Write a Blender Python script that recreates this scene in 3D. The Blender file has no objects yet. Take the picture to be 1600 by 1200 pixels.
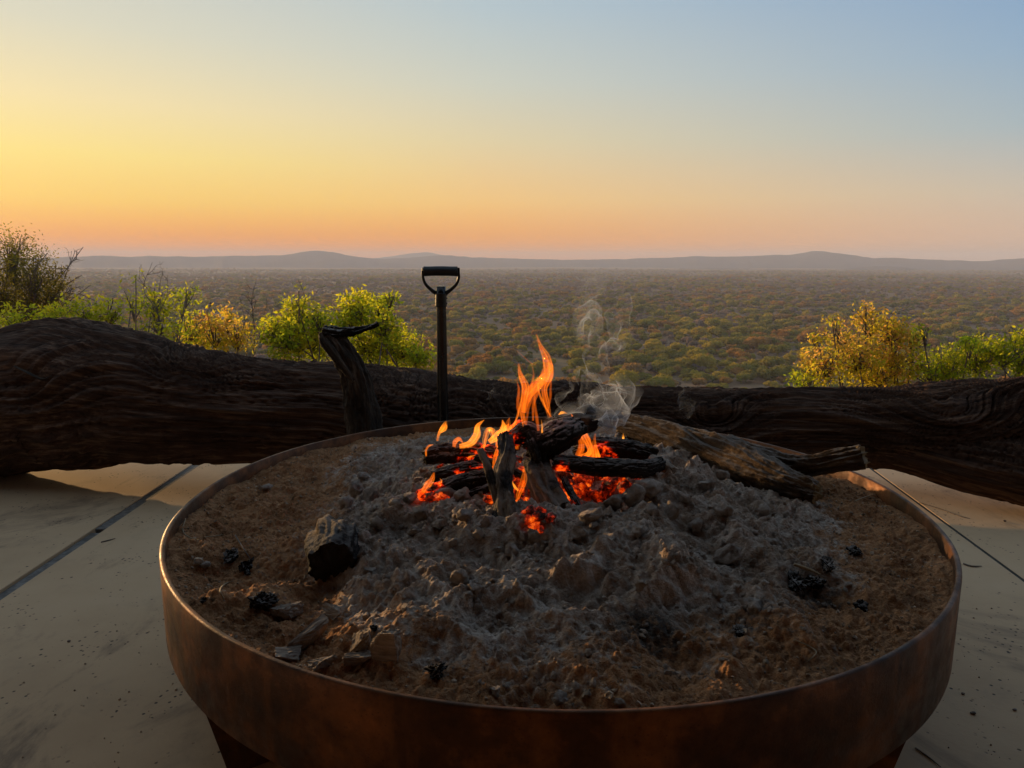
import bpy, math, random
import numpy as np
from mathutils import Vector, Matrix

sc = bpy.context.scene
C = sc.collection
R_ = math.radians

# ------------------------------------------------------------------ camera
PITCH, ROLL, FPX = 0.1726, 0.0017, 1109.0
CAMZ = 0.91
_r = Vector((1, 0, 0)); FWD = Vector((0, math.cos(PITCH), -math.sin(PITCH))); _u = Vector((0, math.sin(PITCH), math.cos(PITCH)))
RGT = math.cos(ROLL) * _r + math.sin(ROLL) * _u
UPV = -math.sin(ROLL) * _r + math.cos(ROLL) * _u
cam = bpy.data.objects.new('camera', bpy.data.cameras.new('camera')); C.objects.link(cam); sc.camera = cam
cam.data.sensor_width = 36; cam.data.lens = FPX / 1600 * 36
cam.data.clip_start = 0.02; cam.data.clip_end = 60000
cam.matrix_world = Matrix(((RGT.x, UPV.x, -FWD.x, 0), (RGT.y, UPV.y, -FWD.y, 0), (RGT.z, UPV.z, -FWD.z, CAMZ), (0, 0, 0, 1)))

# ------------------------------------------------------------------ sky and sun
SUN_AZ, SUN_EL = R_(-46), R_(6.2)
SUN = Vector((math.sin(SUN_AZ) * math.cos(SUN_EL), math.cos(SUN_AZ) * math.cos(SUN_EL), math.sin(SUN_EL)))
def s2l(c):
    return tuple((v / 255 / 12.92) if v < 10.3 else ((v / 255 + .055) / 1.055) ** 2.4 for v in c)
world = bpy.data.worlds.new('World'); sc.world = world; world.use_nodes = True
def build_sky():
    nt = world.node_tree; N = nt.nodes; L = nt.links
    bg = N['Background']; bg.inputs['Strength'].default_value = 1.10
    tc = N.new('ShaderNodeTexCoord'); sep = N.new('ShaderNodeSeparateXYZ'); L.new(tc.outputs['Generated'], sep.inputs[0])
    flat = N.new('ShaderNodeVectorMath'); flat.operation = 'MULTIPLY'; flat.inputs[1].default_value = (1, 1, 0); L.new(tc.outputs['Generated'], flat.inputs[0])
    nrm = N.new('ShaderNodeVectorMath'); nrm.operation = 'NORMALIZE'; L.new(flat.outputs[0], nrm.inputs[0])
    dot = N.new('ShaderNodeVectorMath'); dot.operation = 'DOT_PRODUCT'; L.new(nrm.outputs[0], dot.inputs[0])
    dot.inputs[1].default_value = (math.sin(SUN_AZ), math.cos(SUN_AZ), 0)
    def ramp(stops):
        r = N.new('ShaderNodeValToRGB'); r.color_ramp.interpolation = 'B_SPLINE' if False else 'EASE'
        r.color_ramp.interpolation = 'LINEAR'
        e = r.color_ramp.elements
        while len(e) < len(stops): e.new(0.5)
        for k, (el, c) in enumerate(stops):
            e[k].position = max(0, min(1, (math.sin(R_(el)) + 0.1))); e[k].color = (*s2l(c), 1)
        add = N.new('ShaderNodeMath'); add.operation = 'ADD'; add.inputs[1].default_value = 0.1
        L.new(sep.outputs[2], add.inputs[0]); L.new(add.outputs[0], r.inputs[0])
        return r
    ZEN = (146, 168, 188)
    near = ramp([(-4, (215, 130, 60)), (-.3, (255, 128, 8)), (1.6, (255, 154, 34)), (4, (255, 205, 92)), (7, (255, 226, 128)), (10.5, (248, 226, 168)), (15, (222, 216, 190)), (24, (186, 196, 200)), (60, ZEN)])
    mid = ramp([(-4, (205, 140, 90)), (-.3, (253, 140, 36)), (1.6, (252, 162, 62)), (4.5, (248, 198, 120)), (9, (226, 208, 164)), (13, (205, 206, 190)), (18, (182, 197, 202)), (28, (160, 182, 200)), (60, ZEN)])
    far = ramp([(-4, (170, 140, 120)), (-.3, (214, 172, 142)), (1.6, (216, 180, 152)), (4.5, (202, 188, 168)), (8.5, (166, 182, 188)), (13, (144, 172, 196)), (18, (126, 160, 196)), (28, (122, 155, 194)), (60, ZEN)])
    def mr(a, b):
        m = N.new('ShaderNodeMapRange'); m.interpolation_type = 'SMOOTHSTEP' if False else 'LINEAR'
        m.inputs['From Min'].default_value = a; m.inputs['From Max'].default_value = b
        L.new(dot.outputs['Value'], m.inputs['Value']); return m
    def mix(f, a, b):
        m = N.new('ShaderNodeMix'); m.data_type = 'RGBA'
        if isinstance(f, float): m.inputs[0].default_value = f
        else: L.new(f, m.inputs[0])
        L.new(a, m.inputs[6]); L.new(b, m.inputs[7]); return m.outputs[2]
    c1 = mix(mr(0.15, 0.72).outputs[0], far.outputs[0], mid.outputs[0])
    c2 = mix(mr(0.72, 0.995).outputs[0], c1, near.outputs[0])
    s = N.new('ShaderNodeTexSky'); s.sky_type = 'NISHITA'; s.sun_disc = False
    s.sun_elevation = SUN_EL; s.sun_rotation = SUN_AZ; s.air_density = 1; s.dust_density = 1; s.ozone_density = 2
    sb = N.new('ShaderNodeVectorMath'); sb.operation = 'SCALE'; sb.inputs['Scale'].default_value = 0.06; L.new(s.outputs[0], sb.inputs[0])
    mn = N.new('ShaderNodeVectorMath'); mn.operation = 'MINIMUM'; mn.inputs[1].default_value = (7, 4.6, 2.2); L.new(sb.outputs[0], mn.inputs[0])
    L.new(mix(0.09, c2, mn.outputs[0]), bg.inputs[0])
build_sky()
sl = bpy.data.lights.new('sun', 'SUN'); sl.energy = 5.0; sl.color = (1.0, 0.62, 0.27); sl.angle = R_(0.5)
sun = bpy.data.objects.new('sun', sl); C.objects.link(sun); sun.rotation_euler = SUN.to_track_quat('Z', 'Y').to_euler(); sun.location = (-20, 20, 10)

vs = sc.view_settings; vs.view_transform = 'Standard'; vs.look = 'None'; vs.exposure = 0.0; vs.gamma = 1.0; vs.use_curve_mapping = False
sc.render.engine = 'CYCLES'
cy = sc.cycles; cy.use_denoising = True; cy.max_bounces = 8; cy.diffuse_bounces = 3; cy.glossy_bounces = 2; cy.transmission_bounces = 4
cy.volume_bounces = 1; cy.transparent_max_bounces = 48; cy.sample_clamp_indirect = 4.0; cy.use_adaptive_sampling = True; cy.adaptive_threshold = 0.015
try: cy.denoiser = 'OPENIMAGEDENOISE'; cy.denoising_prefilter = 'ACCURATE'
except Exception: pass

# ------------------------------------------------------------------ pixel helpers (photo pixels, 1600 x 1200)
def ray(px, py):
    px, py = float(px), float(py)
    return FWD + (px - 800) / FPX * RGT + (600 - py) / FPX * UPV
def at(px, py, y):
    y = float(y); d = ray(px, py); t = y / d.y
    return Vector((d.x * t, y, CAMZ + d.z * t))
def onz(px, py, z=0.0):
    d = ray(px, py); t = (z - CAMZ) / d.z
    return Vector((d.x * t, d.y * t, z))

# ------------------------------------------------------------------ numpy noise
def _hash(ix, iy, iz, seed):
    h = (ix.astype(np.int64) * 374761393 + iy.astype(np.int64) * 668265263 + iz.astype(np.int64) * 2147483647 + seed * 144269504) & 0xffffffff
    h = ((h ^ (h >> 13)) * 1274126177) & 0xffffffff
    return (h ^ (h >> 16)) & 0xffffffff
def pn(x, y, z=0.0, seed=0):
    x, y, z = np.broadcast_arrays(np.asarray(x, float), np.asarray(y, float), np.asarray(z, float))
    ix, iy, iz = np.floor(x).astype(np.int64), np.floor(y).astype(np.int64), np.floor(z).astype(np.int64)
    fx, fy, fz = x - ix, y - iy, z - iz
    q = lambda t: t * t * t * (t * (t * 6 - 15) + 10)
    ux, uy, uz = q(fx), q(fy), q(fz)
    def g(a, b, c):
        h = _hash(ix + a, iy + b, iz + c, seed)
        gx = ((h & 1023) / 511.5 - 1); gy = (((h >> 10) & 1023) / 511.5 - 1); gz = (((h >> 20) & 1023) / 511.5 - 1)
        return gx * (fx - a) + gy * (fy - b) + gz * (fz - c)
    lp = lambda a, b, t: a + (b - a) * t
    v0 = lp(lp(g(0, 0, 0), g(1, 0, 0), ux), lp(g(0, 1, 0), g(1, 1, 0), ux), uy)
    if not fz.any(): return v0 * 1.3
    v1 = lp(lp(g(0, 0, 1), g(1, 0, 1), ux), lp(g(0, 1, 1), g(1, 1, 1), ux), uy)
    return lp(v0, v1, uz) * 1.3
def fbm(x, y, z=0.0, o=4, seed=0, gain=.5, ridged=False):
    s = 0; a = 1
    for k in range(o):
        n = pn(x * 2 ** k, y * 2 ** k, np.asarray(z) * 2 ** k, seed + 17 * k)
        s = s + a * ((0.5 - np.abs(n)) if ridged else n); a *= gain
    return s
def worley(x, y, seed=0):
    ix, iy = np.floor(x).astype(np.int64), np.floor(y).astype(np.int64); best = np.full(np.shape(x), 9.0)
    for a in (-1, 0, 1):
        for b in (-1, 0, 1):
            h = _hash(ix + a, iy + b, np.zeros_like(ix), seed)
            cx = ix + a + (h & 1023) / 1023; cyy = iy + b + ((h >> 10) & 1023) / 1023
            best = np.minimum(best, (x - cx) ** 2 + (y - cyy) ** 2)
    return np.sqrt(best)
def sst(a, b, x):
    t = np.clip((x - a) / (b - a), 0, 1); return t * t * (3 - 2 * t)

# ------------------------------------------------------------------ mesh helpers
def mesh_np(name, V, Q=None, T=None, attrs=None, smooth=True):
    V = np.asarray(V, dtype=np.float32); me = bpy.data.meshes.new(name)
    nq = 0 if Q is None else len(Q); ntr = 0 if T is None else len(T)
    idx = []
    if nq: idx.append(np.asarray(Q, np.int32).ravel())
    if ntr: idx.append(np.asarray(T, np.int32).ravel())
    idx = np.concatenate(idx)
    me.vertices.add(len(V)); me.vertices.foreach_set('co', V.ravel())
    me.loops.add(len(idx)); me.loops.foreach_set('vertex_index', idx)
    me.polygons.add(nq + ntr)
    st = np.concatenate([np.arange(nq) * 4, nq * 4 + np.arange(ntr) * 3]).astype(np.int32)
    me.polygons.foreach_set('loop_start', st)
    me.polygons.foreach_set('use_smooth', np.full(nq + ntr, smooth, dtype=bool))
    me.update(calc_edges=True); me.validate()
    for k, a in (attrs or {}).items():
        a = np.asarray(a, np.float32)
        if a.ndim == 1: at_ = me.attributes.new(k, 'FLOAT', 'POINT'); at_.data.foreach_set('value', a)
        else: at_ = me.attributes.new(k, 'FLOAT_VECTOR', 'POINT'); at_.data.foreach_set('vector', a.ravel())
    return me
def orient(V, Q, T):
    V = np.asarray(V, float); V = V - V.mean(0); t = []
    if Q is not None and len(Q): Q = np.asarray(Q); t += [Q[:, [0, 1, 2]], Q[:, [0, 2, 3]]]
    if T is not None and len(T): T = np.asarray(T); t += [T]
    t = np.concatenate(t); vol = np.einsum('ij,ij->i', V[t[:, 0]], np.cross(V[t[:, 1]], V[t[:, 2]])).sum()
    if vol < 0: Q = None if Q is None else Q[:, ::-1]; T = None if T is None else T[:, ::-1]
    return Q, T
class MB:
    def __init__(s): s.V = []; s.Q = []; s.T = []; s.A = {}; s.n = 0
    def add(s, V, Q=None, T=None, **A):
        V = np.asarray(V, float)
        if Q is not None and len(Q): s.Q.append(np.asarray(Q) + s.n)
        if T is not None and len(T): s.T.append(np.asarray(T) + s.n)
        for k, a in A.items(): s.A.setdefault(k, []).append(np.asarray(a, float))
        s.V.append(V); s.n += len(V)
    def mesh(s, name, smooth=True):
        return mesh_np(name, np.concatenate(s.V), np.concatenate(s.Q) if s.Q else None, np.concatenate(s.T) if s.T else None,
                       {k: np.concatenate(a) for k, a in s.A.items()}, smooth)
def link(name, data, mat=None, parent=None, loc=None):
    o = bpy.data.objects.new(name, data); C.objects.link(o)
    if mat is not None and data is not None:
        if not data.materials: data.materials.append(mat)
    if parent is not None: o.parent = parent
    if loc is not None: o.location = loc
    return o
def tag(o, label=None, cat=None, group=None, kind=None):
    if label: o['label'] = label
    if cat: o['category'] = cat
    if group: o['group'] = group
    if kind: o['kind'] = kind
    return o
def empty(name, loc=(0, 0, 0)):
    o = bpy.data.objects.new(name, None); C.objects.link(o); o.location = loc; return o
def origin_to(me, p):
    n = len(me.vertices); a = np.empty(n * 3, np.float32); me.vertices.foreach_get('co', a)
    a = a.reshape(-1, 3) - np.asarray(p, np.float32); me.vertices.foreach_set('co', a.ravel()); me.update()
def catmull(P, n):
    P = np.asarray(P, float); m = len(P)
    if m == 2: return P[0] + (P[1] - P[0]) * np.linspace(0, 1, n)[:, None]
    E_ = np.vstack([2 * P[0] - P[1], P, 2 * P[-1] - P[-2]])
    t = np.linspace(0, m - 1, n); i = np.minimum(t.astype(int), m - 2); f = (t - i)[:, None]
    a, b, c, d = E_[i], E_[i + 1], E_[i + 2], E_[i + 3]
    return .5 * (2 * b + (c - a) * f + (2 * a - 5 * b + 4 * c - d) * f ** 2 + (3 * b - a - 3 * c + d) * f ** 3)
def frames(P):
    T = np.gradient(P, axis=0); T /= np.linalg.norm(T, axis=1)[:, None] + 1e-12
    n = np.cross(T[0], (0, 0, 1.0))
    if np.linalg.norm(n) < 1e-3: n = np.cross(T[0], (0, 1.0, 0))
    Ns = []
    for t in T:
        n = n - t * np.dot(n, t); n /= np.linalg.norm(n) + 1e-12; Ns.append(n.copy())
    Ns = np.array(Ns); return T, Ns, np.cross(Ns, T)
def sweep(mb, path, rad, nu, nv, disp=None, cap=True, aspect=1.0, capbulge=0.2, capn=0.0, twist=0.0, seed=0, extra=None):
    """tube along a smooth path; rad: list of radii along it; disp(u_m, th, P, r) radial offset; ends closed with a rough cap"""
    P = catmull(path, nu); rr = catmull(np.asarray(rad, float)[:, None] * np.ones((1, 3)), nu)[:, 0] if np.ndim(rad) else np.full(nu, rad)
    rr = np.maximum(rr, 1e-5)
    T, Nn, B = frames(P)
    seg = np.concatenate([[0], np.cumsum(np.linalg.norm(np.diff(P, axis=0), axis=1))])
    th = np.linspace(0, 2 * np.pi, nv, endpoint=False)
    U, TH = np.meshgrid(seg, th, indexing='ij'); RR = np.repeat(rr[:, None], nv, 1)
    THt = TH + twist * U
    X = P[:, None] + RR[..., None] * (np.cos(TH)[..., None] * Nn[:, None] + aspect * np.sin(TH)[..., None] * B[:, None])
    if disp is not None:
        D = disp(U, THt, X, RR)
        X = X + D[..., None] * (np.cos(TH)[..., None] * Nn[:, None] + np.sin(TH)[..., None] * B[:, None])
    G = np.stack([U, RR * np.cos(THt), RR * np.sin(THt)], -1)
    V = X.reshape(-1, 3); Gv = G.reshape(-1, 3)
    endf = np.zeros(len(V))
    i, j = np.meshgrid(np.arange(nu - 1), np.arange(nv), indexing='ij'); j2 = (j + 1) % nv
    Q = np.stack([i * nv + j, (i + 1) * nv + j, (i + 1) * nv + j2, i * nv + j2], -1).reshape(-1, 4)
    Vs = [V]; Gs = [Gv]; Qs = [Q]; Ts = []; Es = [endf]; n = len(V)
    if cap:
        for e, sgn in ((0, -1), (nu - 1, 1)):
            ring = X[e]; c = ring.mean(0); prev = e * nv + np.arange(nv)
            for k, fr in enumerate((.94, .72, .45)):
                pt = c + (ring - c) * fr
                b = capbulge * rr[e] * (1 - fr ** 2) * sgn
                nz = capn * rr[e] * pn(pt[:, 0] * 3 / rr[e], pt[:, 1] * 3 / rr[e], pt[:, 2] * 3 / rr[e] + .37, seed) if capn else 0
                pt = pt + T[e] * (np.reshape(b + nz, (-1, 1)) if np.ndim(b + nz) else (b + nz))
                cur = n + np.arange(nv); Vs.append(pt); Gs.append(G[e] * np.array([1, fr, fr])); Es.append(np.ones(nv)); n += nv
                q = np.stack([prev, np.roll(prev, -1), np.roll(cur, -1), cur], -1)
                Qs.append(q if sgn < 0 else q[:, ::-1]); prev = cur
            Vs.append((c + T[e] * sgn * capbulge * rr[e])[None]); Gs.append(np.array([[G[e][0, 0], 0, 0]])); Es.append(np.ones(1))
            t_ = np.stack([prev, np.roll(prev, -1), np.full(nv, n)], -1); Ts.append(t_ if sgn < 0 else t_[:, ::-1]); n += 1
    A = dict(grain=np.concatenate(Gs), cut=np.concatenate(Es))
    if extra: 
        for k, fn in extra.items(): A[k] = fn(np.concatenate(Vs))
    Vc = np.concatenate(Vs); Qc, Tc = orient(Vc, np.concatenate(Qs), np.concatenate(Ts) if Ts else None); mb.add(Vc, Qc, Tc, **A)
def worley2(x, y, per, seed=0):
    ix, iy = np.floor(x).astype(np.int64), np.floor(y).astype(np.int64); b1 = np.full(np.shape(x), 9.0); b2 = b1.copy()
    for a in (-1, 0, 1):
        for b in (-1, 0, 1):
            jy = iy + b; h = _hash(ix + a, jy % per, np.zeros_like(ix), seed); d = (x - (ix + a + .1 + .8 * (h & 1023) / 1023)) ** 2 + (y - (jy + .1 + .8 * ((h >> 10) & 1023) / 1023)) ** 2
            b2 = np.minimum(b2, np.maximum(b1, d)); b1 = np.minimum(b1, d)
    return np.sqrt(b2) - np.sqrt(b1)
def cracked(base, amp, nu=55, nt=11, seed=0):
    def f(U, TH, X, RR):
        w = .55 * pn(U * 45, np.cos(TH) * 2, np.sin(TH) * 2 + .3, seed); e = worley2(U * nu * .7 + w, (TH / (2 * np.pi) % 1) * nt, nt, seed) + .25 * np.clip(pn(U * 22, np.cos(TH) * 1.3, np.sin(TH) * 1.3 + 5.3, seed + 2), 0, 1); return base(U, TH, X, RR) - amp * sst(.22, .02, e) + amp * .5 * sst(.1, .6, e)
    return f
def bark(amp, fr=(6, 3), ridge=True, seed=0, lump=0.0):
    """displacement along the grain: long furrows plus lumps"""
    def f(U, TH, X, RR):
        cx, sx = np.cos(TH) * RR, np.sin(TH) * RR; k = fr[1] / np.mean(RR)
        d = amp * (fbm(U * fr[0], cx * k, sx * k + 3.1, 4, seed, .55, ridge) - (.62 if ridge else 0))
        if lump: d = d + lump * fbm(U * 5, cx / np.mean(RR) * 1.2, sx / np.mean(RR) * 1.2 + 7.7, 2, seed + 5)
        return d
    return f
def ico(sub):
    import bmesh
    bm = bmesh.new(); bmesh.ops.create_icosphere(bm, subdivisions=sub, radius=1)
    V = np.array([v.co[:] for v in bm.verts]); F = np.array([[v.index for v in f.verts] for f in bm.faces]); bm.free(); return V, F
ICO = {k: ico(k) for k in (1, 2, 3, 4)}
def rock(seed, size, sub=3, rough=.25, cuts=5, stretch=(1, 1, 1), fine=.13, groove=0.0):
    """angular lump: a ball cut by random planes, then roughened"""
    rs = np.random.RandomState(seed); V, F = ICO[sub]; V = V.copy()
    for k in range(cuts):
        n = rs.normal(size=3); n /= np.linalg.norm(n); d = rs.uniform(.38, .8)
        s = V @ n; over = np.maximum(s - d, 0); V = V - over[:, None] * n
    nn = V / (np.linalg.norm(V, axis=1)[:, None] + 1e-9)
    V = V + nn * (rough * fbm(V[:, 0] * 1.7 + seed, V[:, 1] * 1.7, V[:, 2] * 1.7 + .3, 3, seed)[:, None])
    V = V + nn * (fine * fbm(V[:, 0] * 7, V[:, 1] * 7, V[:, 2] * 7 + .3 + seed, 3, seed + 3, .6)[:, None])
    if groove: V = V + nn * (-groove * np.clip(fbm(V[:, 0] * .8 + seed, V[:, 1] * 5.5, V[:, 2] * 5.5 + .2, 3, seed + 9, .6, True) - .45, -1, .6))[:, None]
    V = V * np.array(stretch) * np.asarray(size)
    return V, F
def hull(seed, size, stretch, cuts=6, groove=.06, rough=.05, npt=11):
    import bmesh
    rs = np.random.RandomState(seed); bm = bmesh.new()
    P = rs.uniform(-1, 1, (npt, 3)); k = rs.randint(3, size=npt); P[np.arange(npt), k] = np.sign(P[np.arange(npt), k])
    for p in P: bm.verts.new(p)
    r = bmesh.ops.convex_hull(bm, input=bm.verts[:]); bmesh.ops.delete(bm, geom=list({e for e in r['geom_interior'] + r['geom_unused'] if isinstance(e, bmesh.types.BMVert)}), context='VERTS')
    bmesh.ops.subdivide_edges(bm, edges=bm.edges[:], cuts=cuts, use_grid_fill=True); bmesh.ops.triangulate(bm, faces=bm.faces[:]); bm.normal_update(); bm.verts.index_update()
    V = np.array([v.co[:] for v in bm.verts]); Nn = np.array([v.normal[:] for v in bm.verts]); F = np.array([[v.index for v in f.verts] for f in bm.faces]); bm.free()
    d = -groove * np.clip(fbm(V[:, 0] * .5 + seed, V[:, 1] * 4.5, V[:, 2] * 4.5 + .2, 3, seed + 9, .6, True) - .4, -1, .8) * 2 + rough * fbm(V[:, 0] * 3 + seed, V[:, 1] * 3, V[:, 2] * 3 + .3, 3, seed, .6)
    return (V + Nn * d[:, None]) * np.array(stretch) * size * .82, F
def rotm(rs):
    q = rs.normal(size=4); q /= np.linalg.norm(q); w, x, y, z = q
    return np.array([[1 - 2 * (y * y + z * z), 2 * (x * y - z * w), 2 * (x * z + y * w)], [2 * (x * y + z * w), 1 - 2 * (x * x + z * z), 2 * (y * z - x * w)], [2 * (x * z - y * w), 2 * (y * z + x * w), 1 - 2 * (x * x + y * y)]])

def rotn(rs, n):
    q = rs.normal(size=(n, 4)); q /= np.linalg.norm(q, axis=1)[:, None]; w, x, y, z = q.T
    return np.stack([np.stack([1 - 2 * (y * y + z * z), 2 * (x * y - z * w), 2 * (x * z + y * w)], -1), np.stack([2 * (x * y + z * w), 1 - 2 * (x * x + z * z), 2 * (y * z - x * w)], -1), np.stack([2 * (x * z - y * w), 2 * (y * z + x * w), 1 - 2 * (x * x + y * y)], -1)], 1)
# ------------------------------------------------------------------ material helpers
class Mat:
    def __init__(s, name, rough=.8, metallic=0.0, spec=.3):
        s.m = bpy.data.materials.new(name); s.m.use_nodes = True; s.nt = s.m.node_tree; s.N = s.nt.nodes; s.L = s.nt.links
        s.b = s.N['Principled BSDF']; s.out = s.N['Material Output']
        s.b.inputs['Roughness'].default_value = rough; s.b.inputs['Metallic'].default_value = metallic; s.b.inputs['Specular IOR Level'].default_value = spec
    def n(s, t, **k):
        x = s.N.new('ShaderNode' + t)
        for a, v in k.items(): setattr(x, a, v)
        return x
    def put(s, sock, v):
        if isinstance(v, bpy.types.NodeSocket): s.L.new(v, sock)
        elif v is not None: sock.default_value = v
    def coord(s, kind='Object', scale=(1, 1, 1)):
        mp = s.n('Mapping'); mp.inputs['Scale'].default_value = scale
        if kind in ('Object', 'Generated'): s.L.new(s.n('TexCoord').outputs[kind], mp.inputs[0])
        elif kind == 'World': s.L.new(s.n('NewGeometry').outputs['Position'], mp.inputs[0])
        else:
            a = s.n('Attribute'); a.attribute_name = kind; s.L.new(a.outputs['Vector'], mp.inputs[0])
        return mp.outputs[0]
    def attr(s, name):
        a = s.n('Attribute'); a.attribute_name = name; return a.outputs['Fac']
    def noise(s, v, scale=5, detail=6, rough=.6, dist=0.0):
        x = s.n('TexNoise'); x.inputs['Scale'].default_value = scale; x.inputs['Detail'].default_value = detail; x.inputs['Roughness'].default_value = rough; x.inputs['Distortion'].default_value = dist
        s.put(x.inputs['Vector'], v); return x.outputs[0]
    def voro(s, v, scale=5, feature='F1', out='Distance', rnd=1.0):
        x = s.n('TexVoronoi', feature=feature); x.inputs['Scale'].default_value = scale; x.inputs['Randomness'].default_value = rnd; s.put(x.inputs['Vector'], v); return x.outputs[out]
    def ramp(s, f, stops, interp='LINEAR'):
        x = s.n('ValToRGB'); x.color_ramp.interpolation = interp; e = x.color_ramp.elements
        while len(e) < len(stops): e.new(.5)
        for k, (p, c) in enumerate(stops): e[k].position = p; e[k].color = (*c, 1) if len(c) == 3 else c
        s.put(x.inputs[0], f); return x.outputs[0]
    def mr(s, f, a, b, c=0.0, d=1.0):
        x = s.n('MapRange'); x.interpolation_type = 'SMOOTHSTEP'
        for k, v in zip(('From Min', 'From Max', 'To Min', 'To Max'), (a, b, c, d)): x.inputs[k].default_value = v
        s.put(x.inputs[0], f); return x.outputs[0]
    def mix(s, f, a, b, mode='MIX'):
        x = s.n('Mix', data_type='RGBA', blend_type=mode); s.put(x.inputs[0], f)
        for k, v in ((6, a), (7, b)):
            if isinstance(v, tuple): v = (*v, 1) if len(v) == 3 else v
            s.put(x.inputs[k], v)
        return x.outputs[2]
    def math(s, op, a, b=None):
        x = s.n('Math', operation=op); s.put(x.inputs[0], a)
        if b is not None: s.put(x.inputs[1], b)
        return x.outputs[0]
    def bump(s, h, strength=.5, dist=.01):
        x = s.n('Bump'); x.inputs['Strength'].default_value = strength; x.inputs['Distance'].default_value = dist; s.put(x.inputs['Height'], h); s.L.new(x.outputs[0], s.b.inputs['Normal']); return x
    def col(s, c): s.put(s.b.inputs['Base Color'], (*c, 1) if isinstance(c, tuple) else c); return s

def m_concrete():
    m = Mat('concrete', .78, 0, .35); p = m.coord('World')
    big = m.noise(p, 1.1, 5, .6); mid = m.noise(p, 7, 6, .65); fine = m.noise(p, 90, 4, .6)
    c = m.ramp(big, [(.25, (.42, .275, .155)), (.5, (.55, .375, .22)), (.75, (.62, .45, .285))])
    c = m.mix(m.mr(mid, .52, .75, 0, .35), c, (.30, .22, .145))
    stain = m.mr(m.noise(m.coord('World', (1.0, .55, 1)), 2.6, 7, .72, .8), .52, .70, 0, .85)
    c = m.mix(stain, c, (.19, .13, .085))
    c = m.mix(m.mr(m.noise(p, .7, 3, .5), .55, .7, 0, .5), c, (.44, .28, .18))
    pv = m.voro(p, 62); gate = m.mr(m.noise(p, 6, 4, .65), .50, .60); pits = m.math('MULTIPLY', m.mr(pv, .13, .24, 1, 0), gate)
    pv2 = m.voro(p, 26); pit2 = m.math('MULTIPLY', m.mr(pv2, .06, .12, 1, 0), m.mr(m.noise(p, 3.3, 3, .6), .46, .56))
    pt = m.math('MAXIMUM', pits, pit2)
    c = m.mix(pt, c, (.06, .045, .035)); m.col(c)
    h = m.math('SUBTRACT', m.math('ADD', m.math('MULTIPLY', mid, .5), m.math('MULTIPLY', fine, .25)), m.math('MULTIPLY', pt, .9))
    m.bump(h, .35, .006); return m.m
def m_steel():
    m = Mat('rusted_steel', .55, .45, .3); p = m.coord('World'); v = m.coord('World', (14, 14, 2.2))
    c = m.ramp(m.noise(p, 9, 7, .65), [(.3, (.020, .010, .007)), (.5, (.080, .031, .012)), (.72, (.28, .10, .030))])
    c = m.mix(m.mr(m.noise(v, 1.6, 5, .6), .5, .78, 0, .6), c, (.20, .075, .024))
    c = m.mix(m.mr(m.voro(p, 130), .0, .25, .6, 0), c, (.02, .013, .01))
    c = m.mix(m.mr(m.noise(m.coord('World', (30, 30, 1.0)), 1.2, 3, .5), .72, .78, 0, .25), c, (.22, .17, .14)); m.col(c)
    m.put(m.b.inputs['Roughness'], m.mr(m.noise(p, 30, 4), .3, .7, .38, .62)); m.bump(m.noise(p, 160, 5, .7), .35, .002); return m.m
def m_plain(name, c, rough=.6, metallic=0.0, bump=.2, bs=80, var=.35, spec=.4):
    m = Mat(name, rough, metallic, spec); p = m.coord('World')
    n = m.noise(p, bs * .35, 5, .6); m.col(m.mix(m.mr(n, .35, .7), tuple(x * (1 - var) for x in c), tuple(min(1, x * (1 + var)) for x in c)))
    m.bump(m.noise(p, bs, 4), bump, .003); return m.m
def m_bed():
    m = Mat('sand_and_ash', .95, 0, .12); p = m.coord('World')
    n1 = m.noise(p, 14, 6, .65); g = m.noise(p, 260, 3, .7); n2 = m.noise(p, 60, 5, .7)
    sand = m.ramp(n1, [(.3, (.19, .085, .038)), (.5, (.35, .168, .076)), (.7, (.50, .26, .125))])
    sand = m.mix(m.mr(g, .35, .7, 0, .55), sand, (.48, .27, .14))
    sand = m.mix(m.mr(n2, .54, .70, 0, .85), sand, (.09, .05, .028))
    ash = m.ramp(n2, [(.28, (.17, .125, .095)), (.5, (.44, .35, .285)), (.72, (.66, .57, .49))])
    ash = m.mix(m.mr(n1, .35, .62, .75, 0), ash, (.25, .16, .10))
    ash = m.mix(m.mr(g, .55, .8, 0, .5), ash, (.62, .57, .52))
    a = m.attr('ash'); f = m.mr(m.math('ADD', a, m.math('ADD', m.math('MULTIPLY', m.math('SUBTRACT', n2, .5), 1.5), m.math('MULTIPLY', m.math('SUBTRACT', n1, .5), 1.2))), .25, .8)
    c = m.mix(f, sand, ash)
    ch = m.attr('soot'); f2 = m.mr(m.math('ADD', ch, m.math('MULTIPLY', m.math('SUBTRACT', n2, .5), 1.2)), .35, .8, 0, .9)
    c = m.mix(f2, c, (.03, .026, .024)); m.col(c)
    hot = m.attr('hot'); e = m.mr(m.math('MULTIPLY', hot, m.noise(p, 70, 5, .75)), .34, .58)
    m.put(m.b.inputs['Emission Color'], m.ramp(e, [(0, (.35, .008, .0)), (.6, (1, .05, .003)), (1, (1, .16, .01))])); m.put(m.b.inputs['Emission Strength'], m.math('MULTIPLY', e, 1.0))
    h = m.math('ADD', m.math('MULTIPLY', g, .55), m.math('MULTIPLY', m.noise(p, 110, 4, .7), .7)); m.bump(h, 1.0, .009); m.m.cycles.emission_sampling = 'NONE'; return m.m
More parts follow.
